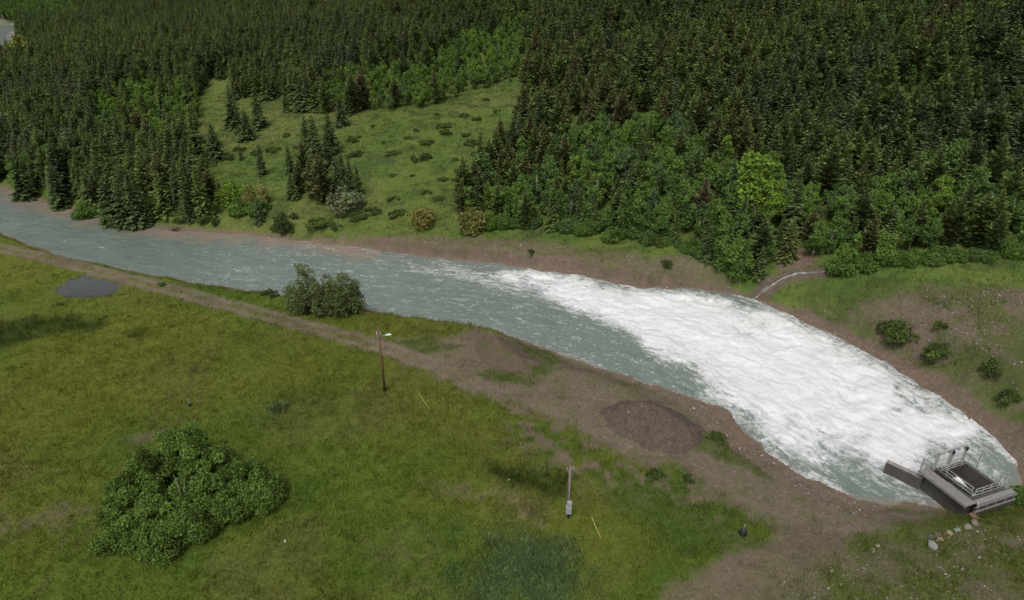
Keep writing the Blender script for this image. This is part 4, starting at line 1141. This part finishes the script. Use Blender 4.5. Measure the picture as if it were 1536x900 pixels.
def stones(name, polys, label):
    Vs = []; Fs = []; g = np.random.default_rng(len(name) * 7); k = 0
    for poly, n, s0, s1 in polys:
        xs = [p[0] for p in poly]; ys = [p[1] for p in poly]
        X = g.uniform(min(xs), max(xs), n * 3); Y = g.uniform(min(ys), max(ys), n * 3)
        ok = (sd_poly(X, Y, poly) < 0) & (fbm(X * .3, Y * .3, 3, 5) > 0.42); X, Y = X[ok][:n], Y[ok][:n]
        Zs = terrain(X, Y)
        for x, y, z in zip(X, Y, Zs):
            s = s0 + (s1 - s0) * g.random() ** 4
            sc = s * np.array([1, 0.6 + .5 * g.random(), 0.4 + .35 * g.random()])
            a = g.random() * 6.28; c, sn = math.cos(a), math.sin(a)
            v = IV * (1 + g.normal(size=(12, 1)) * .16) * sc
            v = np.c_[v[:, 0] * c - v[:, 1] * sn, v[:, 0] * sn + v[:, 1] * c, v[:, 2]] + [x, y, z + sc[2] * 0.2]
            Vs.append(v); Fs.append(IF + k); k += 12
    me = np_mesh(name, np.concatenate(Vs), 3, np.concatenate(Fs).ravel(), [M['stones']])
    return tag(link(name, me), label, 'stones', None, 'stuff')
stones('slope_stones', [(P_RSLOPE, 2600, .04, .17), (P_RBANK, 700, .04, .15)], 'reddish and grey loose stones strewn over the right slope')
stones('bench_stones', [(P_BENCH, 1600, .05, .2)], 'loose stones on the far gravel bench')
stones('shore_stones', [(P_SHORE, 2600, .04, .17), (P_DIRT, 700, .03, .09)], 'small stones along the near shore and bare dirt')
stones('foreground_stones', [(P_RGRAV, 2200, .03, .12)], 'pale gravel stones on the right foreground slope')

def boulder(pu, pv, px, col, label, seed, flat_=0.6):
    x, y, z, dp = hit(pu, pv); r = px * dp / F / 2 * .88
    g = np.random.default_rng(seed)
    V = IV.copy(); Fx = [tuple(f) for f in IF]
    for _ in range(2):
        nv = [tuple(p) for p in V]; cache = {}; nf = []
        def mid(a, b_):
            k = (min(a, b_), max(a, b_))
            if k not in cache:
                p = (np.array(nv[a]) + np.array(nv[b_])); p /= np.linalg.norm(p); cache[k] = len(nv); nv.append(tuple(p))
            return cache[k]
        for a, b_, c in Fx:
            ab, bc, ca_ = mid(a, b_), mid(b_, c), mid(c, a); nf += [(a, ab, ca_), (b_, bc, ab), (c, ca_, bc), (ab, bc, ca_)]
        V = np.array(nv); Fx = nf
    for _ in range(7):                                     # facet the stone with random cuts
        nrm = g.normal(size=3); nrm /= np.linalg.norm(nrm); dcut = 0.62 + 0.2 * g.random()
        s = V @ nrm; V = V - np.where(s > dcut, s - dcut, 0)[:, None] * nrm
    V = V * (1 + (g.random((len(V), 1)) - .5) * .05) * np.array([1.1, 0.85, flat_]) * r * 1.15
    a = g.random() * 6.28; V = np.c_[V[:, 0] * math.cos(a) - V[:, 1] * math.sin(a), V[:, 0] * math.sin(a) + V[:, 1] * math.cos(a), V[:, 2]]
    col = tuple(q * .72 for q in col); me = bpy.data.meshes.new('boulder'); me.from_pydata([tuple(p) for p in V], [], Fx); me.materials.append(plain('boulder_stone', col, .9, .2, 4 / max(r, .1) * .4))
    o = link('boulder', me, None, (x, y, z + r * flat_ * .45)); tag(o, label, 'boulder', None)
boulder(1398, 820, 17, (.26, .26, .25), 'largest pale grey boulder, lower left end of the boulder row', 1, .7)
boulder(1411, 810, 9, (.33, .26, .17), 'small tan boulder touching the largest grey one', 2)
boulder(1405, 804, 13, (.13, .10, .08), 'dark brown flat boulder behind the largest grey one', 3, .5)
boulder(1423, 800, 11, (.32, .27, .19), 'rounded sandy boulder in the middle of the row', 4)
boulder(1436, 796, 11, (.30, .34, .27), 'flat greenish white boulder in the row', 5, .35)
boulder(1451, 791, 12, (.25, .23, .19), 'grey tan rounded boulder near the upper row end', 6, .55)
boulder(1462, 786, 13, (.22, .18, .16), 'grey brown boulder under the reddish slab', 7)
boulder(1461, 776, 15, (.21, .12, .085), 'reddish brown slab boulder at the upper row end', 8, .5)
boulder(1447, 772, 9, (.32, .29, .21), 'small pale stone slab nearest the outlet corner', 9, .35)
boulder(1396, 806, 9, (.15, .15, .13), 'small dark grey boulder left of brown flat one', 10)
boulder(1316, 819, 7, (.40, .36, .25), 'lone small cream stone in the grass below the dirt', 11)
boulder(1247, 858, 5, (.38, .35, .28), 'tiny pale stone beside the lower gravel strip', 12)
boulder(1310, 824, 5, (.30, .27, .2), 'tiny tan stone just below the lone cream one', 13)
boulder(1508, 759, 9, (.33, .29, .2), 'small tan slab stone in front of the outlet', 14, .35)
boulder(428, 812, 5, (.50, .48, .42), 'small white stone in the grass right of the thicket', 15)
boulder(763, 720, 4, (.5, .45, .35), 'tiny pale stone near the dark hollow', 16)

# heaps
m_, nt = new_mat('heap_gravel'); b = out_bsdf(nt, rough=.95, spec=.15)
pos = N(nt, 'ShaderNodeNewGeometry').outputs['Position']
vo = N(nt, 'ShaderNodeTexVoronoi'); vo.inputs['Scale'].default_value = 7; L(nt, pos, vo.inputs['Vector'])
pb = ramp(nt, vo.outputs['Color'], [(0, (.050, .038, .033)), (.5, (.082, .062, .050)), (.93, (.105, .082, .067)), (1, (.26, .23, .2))])
L(nt, mulcol(nt, pb.outputs[0], noise(nt, 1.2, 5, pos, .7).outputs[0], .55, 1.5), b.inputs['Base Color'])
bu = N(nt, 'ShaderNodeBump'); bu.inputs['Strength'].default_value = .5; bu.inputs['Distance'].default_value = .12; L(nt, vo.outputs['Distance'], bu.inputs['Height']); L(nt, bu.outputs[0], b.inputs['Normal'])
m2_, nt = new_mat('mound_earth'); b = out_bsdf(nt, rough=.95, spec=.15)
pos = N(nt, 'ShaderNodeNewGeometry').outputs['Position']
e1 = mixc(nt, ramp(nt, noise(nt, .55, 6, pos, .7).outputs[0], [(.54, (0, 0, 0)), (.64, (1, 1, 1))]).outputs[0], (.088, .066, .048), (.070, .080, .022))
L(nt, mulcol(nt, e1, noise(nt, 3.5, 5, pos, .75).outputs[0], .3, 1.7), b.inputs['Base Color'])
bu = N(nt, 'ShaderNodeBump'); bu.inputs['Strength'].default_value = .5; bu.inputs['Distance'].default_value = .15; L(nt, noise(nt, 2.5, 5, pos).outputs[0], bu.inputs['Height']); L(nt, bu.outputs[0], b.inputs['Normal'])
def heap(poly_px, H, label, seed, peak=None, mat=m_):
    P = hp(poly_px); xs = [p[0] for p in P]; ys = [p[1] for p in P]
    gx_ = np.arange(min(xs) - .5, max(xs) + .5, .16); gy_ = np.arange(min(ys) - .5, max(ys) + .5, .16)
    X, Y = np.meshgrid(gx_, gy_); sh = X.shape; X = X.ravel(); Y = Y.ravel()
    d = sd_poly(X, Y, P) + (fbm(X * .6, Y * .6, 4, seed, .65) - .5) * 1.1
    mx = -d.min(); f = np.clip(-d / mx, 0, 1)
    z = H * sstep(-.12, 1.0, f ** .9) * (0.94 + .12 * fbm(X * .35, Y * .35, 2, seed + 1)) + (fbm(X * 2, Y * 2, 3, seed + 2) - .5) * .04
    if peak is not None:
        px_, py_, *_ = hit(*peak); z = z * (0.5 + .9 * np.exp(-((X - px_) ** 2 + (Y - py_) ** 2) / (2.6 ** 2)))
    Zg = terrain(X, Y)
    k = (d < 0.35).reshape(sh); q = k[:-1, :-1] & k[1:, :-1] & k[:-1, 1:] & k[1:, 1:]
    ii = (np.arange(sh[0] - 1)[:, None] * sh[1] + np.arange(sh[1] - 1)[None])[q]
    F_ = np.stack([ii, ii + 1, ii + sh[1] + 1, ii + sh[1]], 1); used, inv = np.unique(F_.ravel(), return_inverse=True)
    V = np.c_[X, Y, Zg + np.where(d < 0, z + .01, -.15)][used]
    me = np_mesh('gravel_heap', V, 4, inv, [mat], smooth=True)
    tag(link('gravel_heap', me), label, 'gravel heap')
heap([(903, 618), (930, 603), (975, 604), (1020, 620), (1054, 645), (1050, 668), (1020, 682), (980, 678), (935, 655), (910, 640)], 2.1, 'broad smooth brown gravel heap on the near shore', 31)
heap([(712, 512), (735, 503), (760, 510), (790, 530), (815, 545), (790, 560), (755, 558), (725, 545), (715, 530)], 1.5, 'smaller grassy-edged earth mound with a raised tip', 41, (738, 512), m2_)

# ------------------------------------------------------------------ utility poles and small posts
M['wood'] = plain('weathered_wood', (.13, .08, .05), .9, .15, 5)
M['greywood'] = plain('grey_wood', (.16, .13, .105), .9, .15, 5)
M['galv'] = plain('galvanised_steel', (.28, .285, .285), .5, .5, 8, .85, 1.15)
M['white'] = plain('white_enamel', (.5, .62, .60), .4, .5, 4, .9, 1.1)
M['yellow'] = plain('yellow_plastic', (.42, .36, .10), .5, .4, 6, .85, 1.15)
M['dark'] = plain('dark_rubber_pit_shade', (.02, .02, .022), .6, .3, 6)
M['cable'] = plain('steel_cable', (.12, .12, .12), .5, .5, 6)
def pole(base, top, anchor, guard_top, label, mat, lamp):
    x, y, z, dp = hit(*base)
    # height that reaches the top pixel
    lo, hi = 2.0, 14.0
    for _ in range(40):
        md = (lo + hi) / 2
        if float(project(np.array([x]), np.array([y]), np.array([z + md]))[1][0]) > top[1]: lo = md
        else: hi = md
    h = lo; e = empty('utility_pole', (x, y, z)); tag(e, label, 'utility pole')
    MB().tube([(0, 0, -.5), (0, 0, h * .5), (0, 0, h)], [.15, .13, .105], 10).build('shaft', mat, e, True)
    ax, ay, az, _ = hit(*anchor); A = np.array([ax - x, ay - y, az - z]); T = np.array([0, 0, h * .94])
    gw = MB().tube([tuple(A), tuple(T)], .011, 5).build('guy_wire', M['cable'], e)
    Gt = A + (T - A) * guard_top
    MB().tube([tuple(A), tuple(Gt)], .03, 6).build('guard', M['yellow'], gw)
    if lamp:
        la = MB().tube([(0.1, 0, h * .86), (.35, -.02, h * .885), (.75, -.05, h * .895)], .03, 6).build('lamp_arm', M['galv'], e, True)
        b_ = MB(); b_.tube([(.62, -.04, h * .897), (.78, -.05, h * .90), (1.05, -.07, h * .905), (1.28, -.09, h * .905)], [.05, .10, .13, .05], 10).build('lamp_head', M['white'], la, True)
        MB().quadbox((0, 0, h * .95), .10, .10, .4).quadbox((-.17, 0, h * .9), .06, .12, .7).build('bracket', M['galv'], e)
        for s in (-.22, .16):
            MB().tube([(s, 0, h * .90), (s, 0, h * .90 + .32)], [.05, .03], 8).build('insulator', M['white'], e)
    else:
        MB().quadbox((0, -.02, h * .92), .62, .08, .09).build('crossarm', M['greywood'], e)
        for s in (-.25, .14, .27):
            MB().tube([(s, 0, h * .93), (s, 0, h * .93 + .22)], [.045, .03], 8).build('insulator', M['galv'], e)
        MB().tube([(.0, -.16, .8), (.0, -.14, h * .8)], .03, 6).build('conduit', M['galv'], e)
        mbx = MB().quadbox((0, -.30, .90), .46, .3, .75).build('meter_box', M['galv'], e)
        MB().quadbox((0, -.465, .95), .32, .02, .5).build('door', M['galv'], mbx)
        MB().quadbox((.05, -.3, 1.55), .38, .26, .3).build('switch_box', M['galv'], e)
        MB().tube([(0, -.34, -.1), (0, -.34, .55)], .09, 8).build('stand', M['dark'], e)
    return e
pole((577, 587), (571, 492), (644, 614), .212, 'tall brown wooden pole with white street lamp near the dirt track', M['wood'], True)
pole((852, 773), (855, 698), (901, 807), .30, 'shorter grey pole with crossarm and metal meter box at its base', M['greywood'], False)

def stake(pu, pv, hpx, r, mat, label, base=None, nm='marker_stake'):
    x, y, z, dp = hit(pu, pv); h = hpx * dp / F / .8
    e = empty(nm, (x, y, z)); tag(e, label, 'marker stake')
    MB().tube([(0, 0, -.15), (0, 0, h)], r, 6).build('shaft', mat, e)
    MB().tube([(0, 0, h), (0, 0, h + .06)], [r * 1.5, r * 1.2], 6).build('cap', mat, e)
    if base:
        MB().tube([(0, 0, -.1), (0, 0, base * .35), (0, 0, base * .75), (0, 0, base)], [base * .42, base * .5, base * .36, base * .16], 9).build('base', M['dark'], e, True)
    return e
stake(285, 609, 9, .05, M['galv'], 'short grey stake with dark foot in the field above the thicket', .35)
stake(322, 472, 7, .045, M['palebark'], 'small pale stake in the grass beside the dirt track')
stake(427, 614, 9, .03, M['palebark'], 'thin pale stake beside the sparse scrubby bush')
stake(665, 602, 5, .03, M['palebark'], 'tiny pale stake right of the lamp pole guy wire')
stake(1114, 802, 16, .03, M['galv'], 'thin pale rod rising from a squat black base near dirt', .62)

# driftwood snag on the far bank
x, y, z, dp = hit(262, 347)
mb = MB()
for k in range(9):
    a = random.random() * 6.28; l = .6 + random.random() * 1.1
    mb.tube([(0, 0, .1), (math.cos(a) * l * .5, math.sin(a) * l * .5, .3 + random.random() * .4), (math.cos(a) * l, math.sin(a) * l, .2 + random.random() * .9)], [.14, .09, .03], 6)
o = mb.build('driftwood', M['bark'], None, True); o.location = (x, y, z); tag(o, 'dark tangled driftwood snag at the far water edge', 'driftwood')

# ------------------------------------------------------------------ concrete outlet
M['conc'] = plain('weathered_concrete', (.21, .20, .185), .9, .2, 1.6, .65, 1.25)
M['dconc'] = plain('wet_shaded_concrete', (.070, .064, .056), .6, .4, 1.6, .6, 1.3)  # wet concrete, darkened further to carry the shade on walls and pit
M['deck'] = plain('steel_deck', (.19, .186, .178), .6, .4, 3, .75, 1.2)
M['frame'] = plain('steel_frame', (.30, .30, .295), .6, .4, 3, .8, 1.2)
M['gate'] = plain('painted_gate', (.58, .59, .60), .5, .4, 2, .9, 1.1)
bx, by = flat(1447, 762, 1.35)
ax_, ay_ = flat(1381, 708, 2.0)
cxx, cyy = flat(1520, 749, 1.35)
Lx = math.hypot(cxx - bx, cyy - by); Ly = math.hypot(ax_ - bx, ay_ - by)
ang = 0.5 * (math.atan2(cyy - by, cxx - bx) + math.atan2(ay_ - by, ax_ - bx) - math.pi / 2)
print('outlet', Lx, Ly, math.degrees(ang))
W_, D_ = Lx, Ly
E = empty('outlet_structure', (bx, by, 0), ang); tag(E, 'grey concrete river outlet with gate frame, railings and dark wing wall', 'outlet structure')
TZ = 2.0; wt = .32
# walls, butted end to end
MB().quadbox((wt / 2, D_ / 2, (TZ - 1.8) / 2 - .06), wt, D_, TZ + 1.8 - .12).build('side_wall', M['dconc'], E)
MB().quadbox((W_ - .55, D_ / 2, .10), wt, D_, 3.8).build('side_wall', M['dconc'], E)
xm = (wt + W_ - .55 - wt / 2) / 2; wm = W_ - .55 - wt / 2 - wt
MB().quadbox((xm, wt / 2, .10), wm - .004, wt, 3.8).build('front_wall', M['dconc'], E)
MB().quadbox((xm, D_ - wt / 2, .10), wm - .004, wt, 3.8).build('back_wall', M['dconc'], E)
MB().quadbox((xm, D_ / 2, -.9), wm - .01, D_ - 2 * wt - .01, .2).build('pit_floor', M['dark'], E)  # near-black colour paints the pit's shade onto its floor
# sloping white water sheet seen in the pit
mb = MB(); mb.v = [(1.9, 2.9, 1.55), (2.55, 2.75, 1.6), (2.9, 1.3, .7), (2.65, 1.3, .7), (1.9, 2.9, 1.50), (2.55, 2.75, 1.55), (2.9, 1.3, .65), (2.65, 1.3, .65)]
mb.f = [(0, 1, 2, 3), (7, 6, 5, 4), (0, 4, 5, 1), (1, 5, 6, 2), (2, 6, 7, 3), (3, 7, 4, 0)]; mb.build('chute_plate', M['gate'], E)
MB().quadbox((1.75, 2.2, 1.45), .16, 2.6, .5, R(6)).build('divider', M['dconc'], E)
# walkway along the left side, overhanging, and the front apron
dk = MB()
for k in range(4): dk.quadbox((-.36 + k * .25, D_ / 2 - .1, TZ), .205, D_ + .55, .07)
dk.build('walkway', M['deck'], E)
MB().quadbox((-.52, D_ / 2 - .1, TZ - .08), .06, D_ + .55, .22).build('kerb_plate', M['deck'], E)
MB().quadbox((W_ / 2 + .35, -.30, TZ - .02), W_ - .5, .50, .08).build('front_step', M['deck'], E)
fb = MB()
fb.quadbox((W_ / 2 + .3, -.60, TZ - .15), W_ - .1, .07, .14); fb.quadbox((W_ / 2 + .3, -.60, TZ - .75), W_ - .1, .07, .16)
for k in range(5): fb.quadbox((.7 + k * (W_ - .7) / 4, -.56, TZ - .45), .12, .06, .42)
fb.build('front_beam', M['conc'], E)
MB().quadbox((W_ / 2 + .3, -.47, TZ - .9), W_ - .12, .1, 1.2).build('skirt', M['dconc'], E)
def rail(p, q, n, levels=(.35, .68, 1.0), nm='railing', mat=None, sag=0):
    p = np.array(p, float); q = np.array(q, float); mb = MB()
    for k in range(n + 1):
        c = p + (q - p) * k / n; mb.tube([tuple(c), tuple(c + [0, 0, levels[-1]])], .03, 6)
    for l in levels: mb.tube([tuple(p + [0, 0, l]), tuple(q + [0, 0, l])], .028, 6)
    return mb.build(nm, mat or M['galv'], E, True)
rail((.72, .35, TZ), (.72, D_ - .55, TZ), 4)
rail((.8, D_ - .75, TZ), (W_ - .75, D_ - .75, TZ), 4, (.28, .52, .75))
rail((.8, .12, TZ), (W_ - .5, .12, TZ), 4)
rail((-.45, D_ + .10, TZ), (.2, D_ + .10, TZ), 1, (.3, .6, .9, 1.2))
# gate frame
gz = TZ; gh = 1.75; gx0, gx1 = .85, W_ - .75; gy_ = D_ - .12
gf = MB()
for xx in (gx0, gx1): gf.quadbox((xx, gy_, gz + gh / 2), .16, .22, gh)
gm = (gx0 + gx1) / 2
for xx in (gm - .14, gm + .14): gf.quadbox((xx, gy_, gz + gh / 2), .13, .22, gh)
gf.quadbox((gm, gy_, gz + gh + .04), gx1 - gx0 + .2, .16, .08)
gf.quadbox((gm, gy_ - .02, gz + .1), gx1 - gx0 - .2, .1, .12)
fr = gf.build('gate_frame', M['frame'], E)
for a, b_ in ((gx0 + .09, gm - .215), (gm + .215, gx1 - .09)):
    gp = MB().quadbox(((a + b_) / 2, gy_ + .02, gz + .14 + gh * .33), b_ - a - .01, .08, gh * .66).build('gate', M['gate'], fr)
    mb = MB()
    for k in range(2): mb.quadbox(((a + b_) / 2, gy_ - .045, gz + .40 + k * .55), b_ - a - .05, .04, .04)
    mb.build('stiffener', M['frame'], gp)
    MB().tube([((a + b_) / 2, gy_ + .02, gz + .14 + gh * .66), ((a + b_) / 2, gy_ + .02, gz + gh + .1)], .03, 6).build('lift_rod', M['galv'], gp)
for s in (gx1 - .02, gm - .0): MB().quadbox((s, gy_ - .18, gz + gh - .25), .16, .14, .3).build('hoist', M['dark'], fr)
# tall post left of the gate, thin posts at the right, round cover
MB().quadbox((-.45, D_ + .1, TZ + .7), .1, .1, 1.4).build('post', M['galv'], E)
for xx, yy, hh in ((W_ - .3, D_ - .5, 1.0), (W_ - .2, D_ - 1.2, 1.7), (W_ + .0, .9, 1.0), (W_ + .1, D_ + .2, .9)):
    MB().tube([(xx, yy, 1.4), (xx, yy, TZ + hh * .75)], .03, 6).build('post', M['cable'], E)
MB().tube([(.5, -.52, TZ + .12), (.5, -.58, TZ + .14)], .13, 16).build('round_cover', M['galv'], E)
# wing wall
wx, wy = flat(1330, 693, 1.15)
c_, s_ = math.cos(-ang), math.sin(-ang)
lx, ly = (wx - bx) * c_ - (wy - by) * s_, (wx - bx) * s_ + (wy - by) * c_
P0 = np.array([-.05, D_ - .10]); P1 = np.array([lx, ly]); dv = P1 - P0; l = np.linalg.norm(dv); th = math.atan2(dv[1], dv[0])
mid = (P0 + P1) / 2
MB().quadbox((mid[0], mid[1], -.3), l, .34, 3.0, th).build('wing_wall', M['dconc'], E)
MB().quadbox((mid[0], mid[1], 1.25), l, .42, .1, th).build('coping', M['conc'], E)
MB().quadbox((W_ + .1, D_ * .35, .0), .9, D_ * .8, 2.2).build('abutment', M['dconc'], E)

# ------------------------------------------------------------------ light and camera
SUN_EL, SUN_AZ = R(58), R(200)        # azimuth clockwise from +Y (north): behind and left of the camera
w = bpy.data.worlds.new('World'); SC.world = w; w.use_nodes = True
nt = w.node_tree; nt.nodes.clear()
sky = N(nt, 'ShaderNodeTexSky', sky_type='NISHITA'); sky.sun_disc = False; sky.sun_elevation = SUN_EL; sky.sun_rotation = SUN_AZ; sky.dust_density = 6.0; sky.air_density = 1.0
hs = N(nt, 'ShaderNodeHueSaturation'); hs.inputs['Saturation'].default_value = 0.28; L(nt, sky.outputs[0], hs.inputs['Color'])
bg = N(nt, 'ShaderNodeBackground'); bg.inputs['Strength'].default_value = 0.10; L(nt, hs.outputs[0], bg.inputs[0])
wo = N(nt, 'ShaderNodeOutputWorld'); L(nt, bg.outputs[0], wo.inputs[0])
sd_ = bpy.data.lights.new('sun', 'SUN'); sd_.energy = 1.5; sd_.angle = R(18); sd_.color = (1, .96, .9)
so = bpy.data.objects.new('sun', sd_); COL.objects.link(so)
so.rotation_euler = (R(90) - SUN_EL, 0, math.pi - SUN_AZ)
so.location = (0, 0, 80)
cam = bpy.data.cameras.new('camera'); cam.lens = 24.0; cam.sensor_width = 36.0; cam.clip_end = 12000; cam.clip_start = 0.5
co = bpy.data.objects.new('camera', cam); COL.objects.link(co); co.location = (0, 0, CAM_H); co.rotation_euler = (R(90) - PITCH, 0, 0)
SC.camera = co
vs = SC.view_settings; vs.view_transform = 'Standard'; vs.look = 'None'; vs.gamma = 1; vs.use_curve_mapping = False; vs.exposure = 0.32
cy_ = SC.cycles; cy_.max_bounces = 5; cy_.diffuse_bounces = 3; cy_.glossy_bounces = 2; cy_.transmission_bounces = 3; cy_.use_denoising = True; cy_.denoiser = 'OPENIMAGEDENOISE'; cy_.denoising_input_passes = 'RGB_ALBEDO_NORMAL'; cy_.denoising_prefilter = 'ACCURATE'; cy_.use_adaptive_sampling = True; cy_.adaptive_threshold = 0.015
